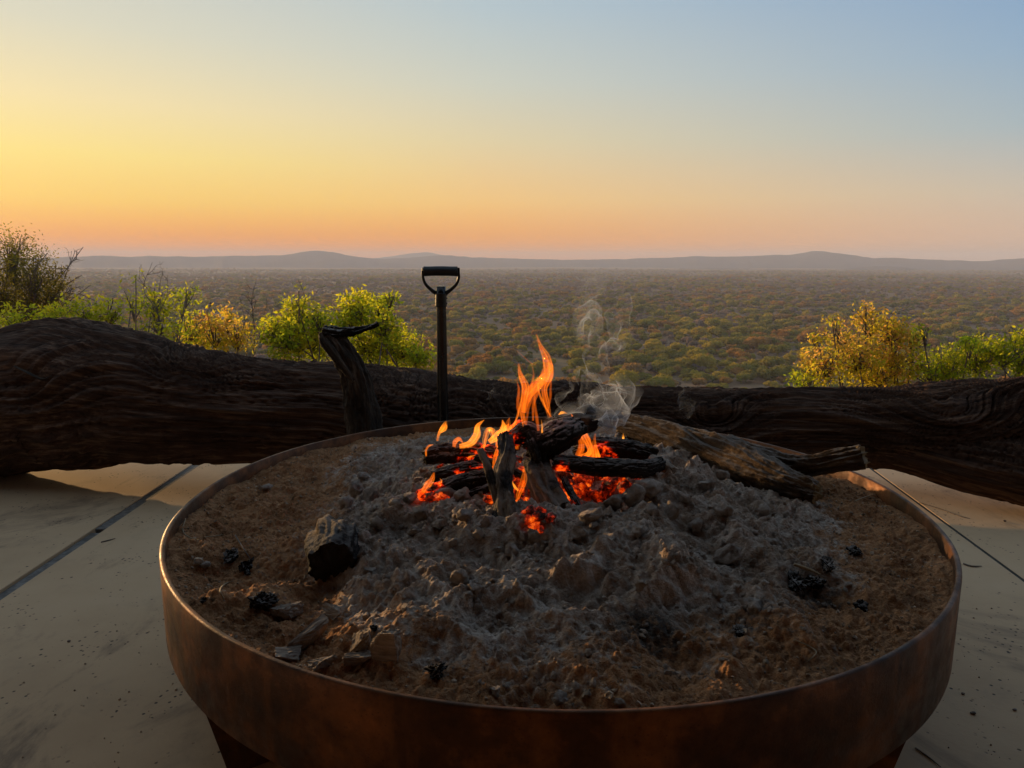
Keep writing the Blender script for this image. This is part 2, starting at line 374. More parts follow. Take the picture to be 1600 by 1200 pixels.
def m_wood(name, dark, mid, light, gs=(3, 55, 55), bump=.7, bd=.006, rough=.85, cutcol=None, sc_=1.0, ashy=0.0, burnt=0.0, lightcut=.72):
    m = Mat(name, rough, 0, .2); g = m.coord('grain', gs); w = m.coord('World')
    n = m.noise(g, sc_, 7, .62, .4); n2 = m.noise(w, 16, 6, .7)
    c = m.ramp(n, [(.28, dark), (.52, mid), (lightcut, light)])
    c = m.mix(m.mr(n2, .5, .75, 0, .6), c, dark)
    if cutcol: c = m.mix(m.math('MULTIPLY', m.attr('cut'), m.mr(n2, .3, .5, .4, 1)), c, cutcol)
    if burnt: c = m.mix(m.mr(m.math('ADD', m.attr('burn'), m.math('MULTIPLY', m.math('SUBTRACT', n2, .5), .9)), .35, .65, 0, burnt), c, (.012, .011, .011))
    if ashy:
        ge = m.n('NewGeometry'); sp = m.n('SeparateXYZ'); m.L.new(ge.outputs['Normal'], sp.inputs[0])
        up = m.math('ADD', sp.outputs[2], m.math('MULTIPLY', m.math('SUBTRACT', m.noise(w, 45, 5, .7), .5), 2.2)); c = m.mix(m.mr(up, .45, 1.1, 0, ashy), c, (.30, .27, .25))
    m.col(c); m.bump(m.math('ADD', n, m.math('MULTIPLY', m.noise(w, 120, 4), .35)), bump, bd); return m
def add_glow(m, strength=1.5, thr=(.5, .72), attr='glow', scale=34):
    w = m.coord('World'); v = m.voro(m.coord('World', (1, 1, 1.5)), scale, 'DISTANCE_TO_EDGE'); n = m.noise(w, scale * .8, 5, .7)
    crack = m.mr(v, .0, .3, 1, 0); f = m.math('MULTIPLY', m.attr(attr), m.math('ADD', m.math('MULTIPLY', crack, .10), n))
    e = m.mr(f, thr[0], thr[1])
    m.put(m.b.inputs['Emission Color'], m.ramp(e, [(0, (.25, .004, 0)), (.5, (.75, .02, .001)), (1, (1, .10, .006))])); m.put(m.b.inputs['Emission Strength'], m.math('MULTIPLY', e, strength)); m.m.cycles.emission_sampling = 'NONE'; return m
def m_leaf(name, cols, trans=.55, tcols=None):
    m = Mat(name, .6, 0, .25); t = m.attr('tint')
    st = [(k / (len(cols) - 1), c) for k, c in enumerate(cols)]; c = m.ramp(t, st); m.col(c)
    tr = m.n('BsdfTranslucent'); c2 = m.ramp(t, [(k / (len(cols) - 1), q) for k, q in enumerate(tcols or cols)]); m.put(tr.inputs[0], c2)
    mx = m.n('MixShader'); mx.inputs[0].default_value = trans; m.L.new(m.b.outputs[0], mx.inputs[1]); m.L.new(tr.outputs[0], mx.inputs[2]); m.L.new(mx.outputs[0], m.out.inputs[0]); return m.m

M = {}
M['concrete'] = m_concrete(); M['steel'] = m_steel(); M['bed'] = m_bed()
M['joint'] = m_plain('joint_filler', (.17, .155, .14), .8, 0, .4, 120)
M['joint_dark'] = m_plain('joint_dark', (.05, .042, .035), .9)
M['black_plastic'] = m_plain('black_plastic', (.012, .011, .011), .45, 0, .15, 200)
M['black_metal'] = m_plain('black_metal', (.02, .019, .018), .38, .6, .1, 200)
M['shaft'] = m_plain('painted_shaft', (.010, .010, .011), .22, .0, .02, 60, .25, .4)
M['thatch'] = m_plain('thatch', (.10, .07, .045), .95, 0, .6, 60)
M['plaster'] = m_plain('plaster', (.17, .125, .09), .9, 0, .2, 40)
M['biglog'] = m_wood('old_dark_wood', (.015, .0078, .0052), (.072, .037, .023), (.23, .14, .092), (1.6, 70, 70), 1.0, .016, .85, sc_=1.0, lightcut=.74).m
M['stump'] = m_wood('grey_weathered_wood', (.010, .007, .0055), (.040, .028, .020), (.13, .095, .068), (6, 60, 60), 1.0, .012, .85, cutcol=(.14, .10, .07)).m
M['weathered'] = m_wood('weathered_brown_wood', (.022, .013, .008), (.075, .045, .025), (.18, .115, .062), (7, 75, 75), 1.0, .012, .95, cutcol=(.34, .25, .14), ashy=.4, burnt=.95).m
M['char'] = add_glow(m_wood('charred_wood', (.007, .006, .0055), (.018, .0145, .0125), (.05, .041, .034), (12, 60, 60), 1.0, .009, .95, ashy=.5), 1.5).m
_c = m_wood('charcoal', (.006, .005, .0045), (.015, .012, .010), (.045, .037, .030), (14, 60, 60), 1.0, .008, .95, ashy=.75); _c.b.inputs['Specular IOR Level'].default_value = .06; M['charcoal'] = _c.m
M['barkstick'] = add_glow(m_wood('scorched_bark', (.03, .022, .016), (.12, .085, .058), (.30, .24, .18), (12, 70, 70), 1.0, .005, .9, ashy=.3, burnt=.97, cutcol=(.26, .19, .13)), 1.4).m
M['ashwood'] = m_wood('ashen_wood', (.13, .10, .08), (.27, .215, .17), (.40, .34, .28), (9, 70, 70), 1.0, .005, .95, sc_=1.0).m
def m_lump():
    m = Mat('ash_lump', .95, 0, .1); p = m.coord('World'); n = m.noise(p, 55, 6, .7); c = m.ramp(n, [(.3, (.22, .17, .135)), (.5, (.38, .31, .26)), (.7, (.53, .46, .40))])
    m.col(c); m.bump(m.noise(p, 130, 6, .8), 1.0, .010); return m.m
M['lump'] = m_lump()
def m_ember():
    m = Mat('ember', .9, 0, .1); p = m.coord('World'); n = m.noise(p, 80, 5, .75); n2 = m.noise(p, 28, 3, .6)
    m.col(m.ramp(n, [(.3, (.02, .012, .01)), (.6, (.10, .07, .055)), (.8, (.24, .19, .16))]))
    e = m.mr(m.math('ADD', m.math('MULTIPLY', n, .55), m.math('MULTIPLY', n2, .55)), .45, .74)
    m.put(m.b.inputs['Emission Color'], m.ramp(e, [(0, (.20, .004, 0)), (.5, (.70, .028, .001)), (1, (1, .16, .008))])); m.put(m.b.inputs['Emission Strength'], m.math('MULTIPLY', e, 1.15)); m.bump(n, .8, .005); return m.m
M['ember'] = m_ember()
M['twig'] = m_plain('dry_straw', (.30, .22, .13), .8)
M['pebble'] = m_plain('pebble', (.34, .25, .17), .85, 0, .4, 200, .5)
M['bark_shrub'] = m_plain('shrub_bark', (.10, .075, .055), .9, 0, .4, 60)
M['bark_grey'] = m_plain('dead_twig_bark', (.13, .105, .09), .9, 0, .4, 60)

# ================================================================== LARGE STRUCTURE
PLAIN_Z = -60.0
# terrain: one sheet from the deck's hilltop down to the plain and on to the horizon
def ground_z(x, y):
    r = np.sqrt(np.asarray(x, float) ** 2 + np.asarray(y, float) ** 2)
    z = np.where(r < 5, -.35, -.35 - (np.maximum(r, 5) - 5) * .30 * sst(5, 12, r) - (np.maximum(r, 5) - 5) * .12)
    k = 6.0; z = np.maximum(z, PLAIN_Z) + 0 * r
    near = sst(40, 8, r); z = z + near * .25 * pn(np.asarray(x) * .4, np.asarray(y) * .4)
    far = sst(250, 700, r); z = z + far * (7 * fbm(np.asarray(x) / 900., np.asarray(y) / 900., 0, 3, 4))
    return z
def build_terrain():
    rr = np.concatenate([[0, 3], np.geomspace(5, 400, 60), np.geomspace(415, 12300, 140)])
    na = 420; th = np.linspace(0, 2 * np.pi, na, endpoint=False)
    Rg, Tg = np.meshgrid(rr, th, indexing='ij'); X = Rg * np.sin(Tg); Y = Rg * np.cos(Tg); Z = ground_z(X, Y)
    V = np.stack([X, Y, Z], -1).reshape(-1, 3); nr = len(rr)
    i, j = np.meshgrid(np.arange(nr - 1), np.arange(na), indexing='ij'); j2 = (j + 1) % na
    Q = np.stack([i * na + j, i * na + j2, (i + 1) * na + j2, (i + 1) * na + j], -1).reshape(-1, 4)[:, ::-1]
    m = Mat('dry_savanna_ground', .95, 0, .1); p = m.coord('World')
    n1 = m.noise(p, .004, 6, .6); n2 = m.noise(p, .06, 6, .7); n3 = m.noise(p, .9, 5, .7)
    c = m.ramp(n1, [(.35, (.20, .115, .065)), (.5, (.25, .15, .085)), (.65, (.17, .13, .06))])
    c = m.mix(m.mr(n2, .45, .7, 0, .6), c, (.12, .085, .045)); c = m.mix(m.mr(n3, .5, .75, 0, .4), c, (.27, .19, .12)); m.col(c)
    o = link('terrain', mesh_np('terrain', V, Q), m.m); tag(o, kind='structure')
build_terrain()

# hills on the horizon, each ridge a wide body of ground
def ridge(name, pts, dist, depth, col, seed):
    pts = np.array(pts, float); az = []; el = []
    for x, y in pts:
        d = ray(x, y); az.append(math.atan2(d.x, d.y)); el.append(d.z / math.hypot(d.x, d.y))
    az = np.array(az); el = np.array(el); n = 900
    a = np.linspace(az[0] - .5, az[-1] + .5, n); e = np.interp(a, az, el)
    k = np.ones(5) / 5; e = np.convolve(np.pad(e, 2, mode='edge'), k, 'valid')
    e = e + .0011 * fbm(a * 50, np.zeros(n) + .5, 0, 4, seed) 
    top = CAMZ + e * dist
    prof = np.array([-1, -.8, -.6, -.42, -.26, -.12, -.04, 0, .06, .2, .5, 1.0]); hgt = np.array([0, .10, .26, .45, .65, .86, .97, 1, .96, .7, .3, 0])
    A, Pf = np.meshgrid(a, prof, indexing='ij'); Hh = np.repeat(hgt[None], n, 0)
    D = dist + Pf * depth
    Z = PLAIN_Z - 14 + (top[:, None] - PLAIN_Z + 14) * Hh
    body = Hh * (1 - Hh) * 4; Z = Z + body * 22 * fbm(A * 45, D / 900., 0, 4, seed + 3)
    V = np.stack([np.sin(A) * D, np.cos(A) * D, Z], -1).reshape(-1, 3); m_ = len(prof)
    i, j = np.meshgrid(np.arange(n - 1), np.arange(m_ - 1), indexing='ij')
    Q = np.stack([i * m_ + j, i * m_ + j + 1, (i + 1) * m_ + j + 1, (i + 1) * m_ + j], -1).reshape(-1, 4)[:, ::-1]
    m = Mat(name + '_ground', .95, 0, .1); p = m.coord('World')
    m.col(m.mix(m.mr(m.noise(p, .004, 7, .7), .35, .7), tuple(x * .65 for x in col), tuple(x * 1.3 for x in col)))
    return tag(link(name, mesh_np(name, V, Q), m.m), kind='structure')
ridge('hills', [(-200, 403), (80, 403), (150, 400), (300, 401), (440, 399), (470, 394), (498, 391), (525, 395), (560, 402), (600, 404), (645, 402), (690, 398), (740, 402), (800, 404), (880, 406), (1000, 404), (1090, 400), (1150, 401), (1230, 398), (1262, 394), (1285, 392), (1312, 396), (1360, 403), (1420, 404), (1500, 407), (1545, 408), (1590, 404), (1650, 404), (1800, 407)], 7000, 1300, (.035, .042, .055), 3)
ridge('hills', [(-200, 402), (400, 404), (560, 406), (600, 402), (640, 396), (668, 393), (690, 398), (720, 404), (900, 406), (1800, 410)], 9800, 1700, (.03, .04, .06), 9)
ridge('hills', [(-200, 424), (120, 426), (300, 422), (520, 425), (700, 421), (900, 423), (1100, 419), (1300, 422), (1375, 415), (1410, 416), (1440, 423), (1800, 422)], 5600, 800, (.055, .05, .05), 21)

# deck of cast concrete slabs
def box(mb, x0, x1, y0, y1, z0, z1, bev=0.004):
    b = bev; V = []; 
    for z, i in ((z0, 0), (z1 - b, 0), (z1, b)):
        V += [(x0 + i, y0 + i, z), (x1 - i, y0 + i, z), (x1 - i, y1 - i, z), (x0 + i, y1 - i, z)]
    Q = [(3, 2, 1, 0), (8, 9, 10, 11)]
    for k in (0, 4):
        for j in range(4): Q.append((k + j, k + (j + 1) % 4, k + 4 + (j + 1) % 4, k + 4 + j))
    mb.add(V, Q)
def quadslab(name, pts, z0, z1, mat, parent, bev=.0018):
    p = [Vector((a, b, 0)) for a, b in pts]; c = sum(p, Vector()) / 4; mb = MB(); V = []
    for z, s in ((z0, 0), (z1 - bev, 0), (z1, bev)):
        for q in p:
            d = (c - q).normalized() * s * 1.41; V.append((q.x + d.x, q.y + d.y, z))
    Q = [(3, 2, 1, 0), (8, 9, 10, 11)]
    for k in (0, 4):
        for j in range(4): Q.append((k + j, k + (j + 1) % 4, k + 4 + (j + 1) % 4, k + 4 + j))
    mb.add(V, Q); return link(name, mb.mesh(name, False), mat, parent)
deck = empty('floor'); tag(deck, kind='structure')
jl0, jl1 = onz(288, 738), onz(0, 930); jr0, jr1 = onz(1440, 790), onz(1600, 907)
def xl(y): return jl0.x + (jl1.x - jl0.x) / (jl1.y - jl0.y) * (y - jl0.y)
def xr(y): return jr0.x + (jr1.x - jr0.x) / (jr1.y - jr0.y) * (y - jr0.y)
YB, YF = -5.0, 4.1; gl, gr = .021, .006
quadslab('slab', [(-7, YB), (xl(YB) - gl, YB), (xl(YF) - gl, YF), (-7, YF)], -.34, 0, M['concrete'], deck)
quadslab('slab', [(xl(YB) + gl, YB), (xr(YB) - gr, YB), (xr(YF) - gr, YF), (xl(YF) + gl, YF)], -.34, 0, M['concrete'], deck)
quadslab('slab', [(xr(YB) + gr, YB), (7, YB), (7, YF), (xr(YF) + gr, YF)], -.34, 0, M['concrete'], deck)
ymid = onz(150, 828).y
quadslab('joint_strip', [(xl(YB) - gl, YB), (xl(YB) + gl, YB), (xl(ymid) + gl, ymid), (xl(ymid) - gl, ymid)], -.3, -.010, M['joint'], deck)
quadslab('joint_strip', [(xl(ymid + .02) - gl, ymid + .02), (xl(ymid + .02) + gl, ymid + .02), (xl(YF) + gl, YF), (xl(YF) - gl, YF)], -.3, -.004, M['joint'], deck)
quadslab('joint_strip', [(xr(YB) - gr, YB), (xr(YB) + gr, YB), (xr(YF) + gr, YF), (xr(YF) - gr, YF)], -.3, -.0012, M['joint_dark'], deck, .001)

# unseen roof, wall and posts, added behind the camera to shade the deck
ROOF_Y = 1.25
def build_added_shelter():
    root = empty('added_shelter', (0, -3.6, 0)); tag(root, 'unseen thatched roof with plastered wall and posts, added to shade the deck', 'added_shelter')
    mb = MB(); box(mb, -6.5, 6.5, -.15, .15, 0, 3.38); link('wall', mb.mesh('added_wall', False), M['plaster'], root)
    V = [(-6.8, -.4, 3.4), (6.8, -.4, 3.4), (6.8, 3.6 + ROOF_Y, 2.15), (-6.8, 3.6 + ROOF_Y, 2.15)]
    V = V + [(x, y, z + .22) for x, y, z in V]; Q = [(3, 2, 1, 0), (4, 5, 6, 7)] + [(j, (j + 1) % 4, 4 + (j + 1) % 4, 4 + j) for j in range(4)]
    mb = MB(); mb.add(V, Q); link('roof', mb.mesh('added_roof', False), M['thatch'], root)
    for x in (-5.2, 5.2):
        mb = MB(); sweep(mb, [(x, 3.6 + ROOF_Y - .4, 0), (x, 3.6 + ROOF_Y - .4, 2.3)], [.09, .08], 12, 14, bark(.008, (3, 2))); link('post', mb.mesh('added_post'), M['biglog'], root)
build_added_shelter()

# ================================================================== FIRE PIT
H_ = .52
PC = Vector((.1636 * H_, 2.9698 * H_, 0)); PR = 1.5294 * H_; RIM = CAMZ - H_
def build_pit():
    root = empty('fire_pit', (PC.x, PC.y, 0)); tag(root, 'large round rusted steel fire pit filled with sand and ash', 'fire pit')
    def lathe(name, prof, n=256, mat='steel', wob=.0012):
        prof = np.array(prof); m_ = len(prof); th = np.linspace(0, 2 * np.pi, n, endpoint=False)
        T_, I_ = np.meshgrid(th, np.arange(m_), indexing='ij'); r = prof[I_, 0]; z = prof[I_, 1]
        wv = wob * (fbm(np.cos(T_) * 2.2, np.sin(T_) * 2.2, 0.4, 3, 8)); r = r + wv; z = z + wv * .8
        V = np.stack([r * np.cos(T_), r * np.sin(T_), z], -1).reshape(-1, 3)
        i, j = np.meshgrid(np.arange(n), np.arange(m_), indexing='ij'); i2 = (i + 1) % n; j2 = (j + 1) % m_
        Q = np.stack([i * m_ + j, i2 * m_ + j, i2 * m_ + j2, i * m_ + j2], -1).reshape(-1, 4)
        return link(name, mesh_np(name, V, Q[:, ::-1]), M[mat], root)
    t = .010; b = .0025; zb = RIM - .155
    ring = lathe('rim_band', [(PR - t, zb), (PR - b, zb), (PR, zb + b), (PR, RIM - b), (PR - b, RIM), (PR - t + b, RIM), (PR - t, RIM - b)])
    lathe('bowl', [(PR - t - .001, zb + .012), (PR - t - .001, zb + .004), (PR * .7, zb - .035), (.02, zb - .05), (.02, zb - .04), (PR * .7, zb - .026)], 96)
    # four radial plate legs
    for a in (214.6, 320.5, 34.6, 140.5):
        a = R_(a); ca, sa = math.cos(a), math.sin(a); tx, ty = -sa, ca
        top = zb + .006; outl = [(PR * .975, top), (PR * .905, 0), (PR * .775, 0), (PR * .58, top - .03)]
        V = [(ca * r_ + tx * q, sa * r_ + ty * q, z) for q in (-.008, .008) for r_, z in outl]
        mb = MB(); Q, _ = orient(V, [(0, 1, 2, 3), (7, 6, 5, 4)] + [(j, 4 + j, 4 + (j + 1) % 4, (j + 1) % 4) for j in range(4)], None); mb.add(V, Q)
        link('leg', mb.mesh('leg', False), M['steel'], root)
    return root
build_pit()

# ---- bed of sand and ash
def gauss(x, y, c, s): return np.exp(-(((x - c[0]) ** 2 + (y - c[1]) ** 2) / (2 * s * s)))
def loc(px, py, z=RIM + .02):
    p = onz(px, py, z); return (p.x - PC.x, p.y - PC.y)
PITS = [(loc(510, 905, RIM - .01), .05, -.028), (loc(420, 880, RIM - .02), .05, -.018), (loc(560, 860, RIM), .06, -.006), (loc(1010, 960, RIM), .06, -.022), (loc(880, 1060, RIM - .01), .05, -.016), (loc(1290, 910, RIM - .01), .045, -.016), (loc(1300, 800, RIM - .01), .08, -.012), (loc(430, 960, RIM - .015), .03, -.012)]
HUMP = [(loc(1080, 745, RIM + .04), .05, .035), (loc(1150, 790, RIM + .04), .05, .022), (loc(1060, 850, RIM + .05), .055, .034), (loc(900, 862, RIM + .04), .04, .008), (loc(600, 790, RIM + .04), .06, .026), (loc(530, 790, RIM + .02), .04, .016), (loc(690, 860, RIM + .04), .05, .010), (loc(900, 1035, RIM), .05, .012), (loc(1120, 985, RIM), .06, .014), (loc(560, 700, RIM - .01), .10, .016), (loc(450, 740, RIM - .02), .07, .016), (loc(400, 790, RIM - .02), .05, .010), (loc(1380, 860, RIM - .02), .06, .010), (loc(430, 925, RIM - .01), .03, .012), (loc(1190, 705, RIM), .05, .02), (loc(1400, 800, RIM - .02), .06, .012)]
FIRE = loc(862, 765, RIM + .05)
def bed_fields(x, y):
    r = np.hypot(x, y); wx = x + .13 * fbm(x * 3.1, y * 3.1, 0, 3, 11); wy = y + .13 * fbm(x * 3.1 + 9, y * 3.1, 0, 3, 12)
    e = np.hypot((wx - .03) / 1.0, np.where(wy < 0, wy / 1.32, wy / 1.25))
    mound = sst(.70, .13, e)
    df = np.hypot((x - FIRE[0]) / 1.25, y - FIRE[1]); crater = np.exp(-(df / .115) ** 2)
    ash = np.clip(sst(.70, .40, e), 0, 1)
    return r, mound, crater, ash, df
def bed_h(x, y, detail=True):
    x = np.asarray(x, float); y = np.asarray(y, float)
    r, mound, crater, ash, df = bed_fields(x, y)
    ang = np.arctan2(y, x)
    z = -.034 + .006 * np.cos(ang + 1.9) + .074 * mound - .030 * crater
    for c, s, a in PITS + HUMP: z = z + a * gauss(x + .018 * pn(x * 14, y * 14, 0, 5), y + .018 * pn(x * 14, y * 14, 0, 6), c, s)
    z = z + (.011 + .012 * ash) * fbm(x * 6.5, y * 6.5, 0, 3, 21)
    # hollows scraped in the sand and ridges of ash
    z = z + 0.052 * ash * (fbm(x * 6.0, y * 6.5, 0, 4, 33, .48, True) - .62) + .027 * (1 - ash) * fbm(x * 7, y * 9.5, 0, 3, 35)
    if detail:
        lum = worley(x * 24 + .4 * pn(x * 40, y * 40, 0, 2), y * 24, 41); z = z + .015 * ash * sst(.6, .12, lum) * sst(.0, .4, pn(x * 5, y * 5, 0, 44))
        l2 = worley(x * 62, y * 62, 42); z = z + (.0066 * ash * sst(-.2, .3, pn(x * 9, y * 9, 0, 45)) + .0050 * (1 - ash)) * sst(.6, .1, l2)
        z = z + (.0062 * ash + .0055 * (1 - ash)) * fbm(x * 55, y * 55, 0, 4, 51, .62) + .0016 * pn(x * 230, y * 230, 0, 61)
        z = z + .004 * ash * fbm(x * 38, y * 38, 0, 3, 71, .6, True)
    edge = sst(PR - .06, PR - .012, r); z = z * (1 - .55 * edge) + (-.024) * .55 * edge
    return z
_ga = np.linspace(-PR, PR, 500); _gx, _gy = np.meshgrid(_ga, _ga, indexing='ij'); BEDTAB = bed_h(_gx, _gy)
def bedz(X, Y):
    a = min(max((X - PC.x + PR) / (2 * PR) * 499, 0), 498.99); b = min(max((Y - PC.y + PR) / (2 * PR) * 499, 0), 498.99); i, j = int(a), int(b); f, g = a - i, b - j; T = BEDTAB
    return RIM + float((T[i, j] * (1 - f) + T[i + 1, j] * f) * (1 - g) + (T[i, j + 1] * (1 - f) + T[i + 1, j + 1] * f) * g)
def onbed(px, py):
    z = RIM
    for _ in range(12):
        p = onz(px, py, z); z = .5 * z + .5 * bedz(p.x, p.y)
    return Vector((p.x, p.y, z))
def build_bed():
    n = 680; a = np.linspace(-1, 1, n); U, Vv = np.meshgrid(a, a, indexing='ij')
    x = U * np.sqrt(1 - Vv ** 2 / 2) * (PR - .0085); y = Vv * np.sqrt(1 - U ** 2 / 2) * (PR - .0085)
    z = bed_h(x, y); r, mound, crater, ash, df = bed_fields(x, y)
    # small overhanging offsets so that the crumbs do not look like a height field
    x2 = x + .0022 * fbm(x * 60, y * 60, 5.5, 2, 81) * sst(PR - .01, PR - .04, r); y2 = y + .0022 * fbm(x * 60, y * 60, 9.5, 2, 82) * sst(PR - .01, PR - .04, r)
    ashf = np.clip(ash * 1.05 + .10 * fbm(x * 9, y * 9, 0, 3, 91) - .25 * sst(-.30, -.62, y) * sst(.2, .6, r), 0, 1)
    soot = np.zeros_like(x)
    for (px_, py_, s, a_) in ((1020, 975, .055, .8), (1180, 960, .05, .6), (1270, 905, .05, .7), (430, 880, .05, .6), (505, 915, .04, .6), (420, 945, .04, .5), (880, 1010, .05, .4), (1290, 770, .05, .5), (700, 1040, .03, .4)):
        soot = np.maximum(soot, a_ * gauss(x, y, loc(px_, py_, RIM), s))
    hot = np.exp(-(df / .105) ** 2) * 1.15
    i, j = np.meshgrid(np.arange(n - 1), np.arange(n - 1), indexing='ij')
    Q = np.stack([i * n + j, (i + 1) * n + j, (i + 1) * n + j + 1, i * n + j + 1], -1).reshape(-1, 4)
    me = mesh_np('sand_bed', np.stack([x2, y2, z], -1).reshape(-1, 3), Q, None, dict(ash=ashf.ravel(), soot=soot.ravel(), hot=hot.ravel()))
    tag(link('sand_and_ash_bed', me, M['bed'], None, (PC.x, PC.y, RIM)), 'grey ash heaped over brown sand inside the fire pit', 'ash', kind='stuff')
build_bed()
def crumbs():
    rs = np.random.RandomState(4); V0, F0 = ICO[1]
    n = 5200; rad = np.sqrt(rs.rand(n)) * (PR - .02); th = rs.rand(n) * 2 * np.pi; x = rad * np.cos(th); y = rad * np.sin(th)
    z = bed_h(x, y); _, _, _, ash, _ = bed_fields(x, y)
    for nm, sel, mt, s0, s1, lab in (('ash_crumbs', ash > .5, 'lump', .0016, .0060, 'small grey crumbs of ash strewn over the ash heap'), ('sand_pebbles', ash <= .5, 'pebble', .0012, .0038, 'tiny tan pebbles strewn over the brown sand')):
        mb = MB(); ids = np.where(sel)[0]; n_ = len(ids); sz = s0 + (s1 - s0) * rs.rand(n_) ** 3
        V = V0[None] * (1 + .35 * rs.normal(size=(n_, len(V0), 1)).clip(-1, 1)) * rs.uniform(.6, 1.3, (n_, 1, 3)); V = np.einsum('nij,nkj->nki', rotn(rs, n_), V) * sz[:, None, None]
        V = V + np.stack([x[ids], y[ids], z[ids] + sz * .4], -1)[:, None]; mb.add(V.reshape(-1, 3), None, (F0[None] + np.arange(n_)[:, None, None] * len(V0)).reshape(-1, 3))
        tag(link(nm, mb.mesh(nm, False), M[mt], None, (PC.x, PC.y, RIM)), lab, 'ash crumbs' if nm[0] == 'a' else 'pebbles', kind='stuff')
crumbs()

# ================================================================== BIG LOG behind the pit
def interp_px(pts, x): p = np.array(pts, float); return np.interp(x, p[:, 0], p[:, 1])
TOP = [(-420, 600), (-300, 590), (-150, 580), (-60, 555), (0, 527), (50, 512), (95, 499), (125, 497), (165, 507), (200, 517), (250, 530), (330, 545), (420, 558), (500, 566), (600, 572), (660, 580), (720, 590), (800, 598), (845, 594), (870, 590), (895, 594), (960, 604), (1050, 607), (1150, 607), (1240, 606), (1330, 608), (1400, 607), (1450, 601), (1500, 593), (1550, 588), (1600, 585), (1750, 578), (2000, 590)]  # unseen left end shaped low: shades the floor, lets sun reach the steel band
BOT = [(-420, 740), (-300, 752), (-150, 760), (-60, 762), (0, 762), (60, 753), (100, 746), (145, 752), (190, 739), (350, 738), (520, 738), (640, 766), (840, 766), (980, 738), (1200, 734), (1365, 738), (1430, 742), (1480, 738), (1550, 716), (1600, 690), (1750, 680), (2000, 690)]
YC = [(-420, 2.97), (0, 2.93), (120, 2.90), (230, 2.80), (400, 2.79), (650, 2.84), (850, 2.86), (1200, 2.84), (1365, 2.79), (1600, 2.66), (2000, 2.5)]
def big_log():
    root = empty('fallen_log', (0, 2.85, 0)); tag(root, 'huge dark weathered tree trunk lying along the deck edge', 'log')
    xs = np.concatenate([[-420, -330, -240, -160, -100, -60, -30], np.arange(0, 1601, 40), [1680, 1750, 1870, 2000]]); path = []; rad = []
    for x in xs:
        y = interp_px(YC, x); t = at(x, interp_px(TOP, x), y)
        r0 = .2
        for _ in range(3):
            b = at(x, interp_px(BOT, x), y - .55 * r0); r0 = (t.z - b.z) / 2
        path.append((at(x, 650, y).x, y, (t.z + b.z) / 2)); rad.append(r0)
    rad = np.array(rad); rad[0] *= .75; path = np.array(path)
    def disp(U, TH, X, RR):
        cx, sx = np.cos(TH), np.sin(TH)
        swirl = np.zeros_like(U); dip = np.zeros_like(U)
        # knots: image position, size, depth
        for (kx, ky, s, d) in ((60, 590, .11, -.05), (1120, 655, .055, -.05), (300, 560, .05, .012), (870, 600, .06, .015), (1500, 650, .10, .012), (820, 640, .05, .0), (640, 600, .05, .008)):
            c = at(kx, ky, interp_px(YC, kx) - .15); d2 = ((X[..., 0] - c.x) / 1.7) ** 2 + (X[..., 2] - c.z) ** 2 + .15 * (X[..., 1] - c.y) ** 2
            g = np.exp(-d2 / (2 * s * s)); swirl += g * 1.6; dip += d * np.exp(-d2 / (2 * (s * .55) ** 2)) + abs(d) * .25 * (np.exp(-((np.sqrt(d2) - s * 1.1) / (s * .3)) ** 2))
        u = U + .12 * pn(X[..., 0] * 3, X[..., 2] * 3, X[..., 1] * 3, 3)
        a = TH + .22 * fbm(U * 1.3, cx, sx + 4.4, 2, 8) + swirl * .6
        ca, sa = np.cos(a), np.sin(a)
        d = -.026 * np.clip(fbm(u * .75, ca * 7, sa * 7 + 1.1, 4, 5, .6, True) - .35, -1, .6)
        d += .010 * fbm(u * 1.6, ca * 18, sa * 18 + 2.2, 4, 6, .62) + .0055 * fbm(u * 3.0, ca * 44, sa * 44 + .7, 3, 12, .6, True)
        fis = np.abs(pn(u * .85, ca * 10, sa * 10 + 5.5, 61)); d -= .015 * sst(.09, .0, fis) * sst(-.3, .2, pn(U * 1.1, cx * 2, sx * 2 + 2.2, 62)); fi2 = np.abs(pn(u * 1.7, ca * 23, sa * 23 + 1.5, 63)); d -= .006 * sst(.12, .0, fi2)
        return d + dip + .014 * fbm(U * 1.8, cx * 1.2, sx * 1.2 + 9.3, 3, 7)
    mb = MB(); sweep(mb, path, rad, 1300, 240, disp, aspect=1.0, capbulge=.1, capn=.3)
    me = mb.mesh('trunk'); origin_to(me, root.location); link('trunk', me, M['biglog'], root)
    # the lower limb of the fork on the right
    mb = MB(); lp = []; lr = []
    for x, yt, yb, yy in ((1330, 640, 735, 2.80), (1400, 650, 742, 2.74), (1480, 664, 764, 2.66), (1550, 678, 784, 2.58), (1610, 692, 799, 2.52), (1720, 712, 835, 2.42), (1860, 750, 880, 2.32)):
        t = at(x, yt, yy); b = at(x, yb, yy - .08); lp.append((t.x, yy, (t.z + b.z) / 2)); lr.append((t.z - b.z) / 2)
    sweep(mb, lp, lr, 320, 120, disp, capbulge=.1, capn=.3); me = mb.mesh('limb'); origin_to(me, root.location); link('limb', me, M['biglog'], root)
    # splinter lifted from the knot hollow on the left
    mb = MB(); p = [at(22, 572, 2.64), at(45, 583, 2.60), at(65, 592, 2.595), at(80, 588, 2.605)]
    sweep(mb, p, [.004, .007, .007, .003], 24, 8, bark(.001, (30, 2)), aspect=.4); me = mb.mesh('splinter'); origin_to(me, root.location); link('splinter', me, M['stump'], root)
big_log()

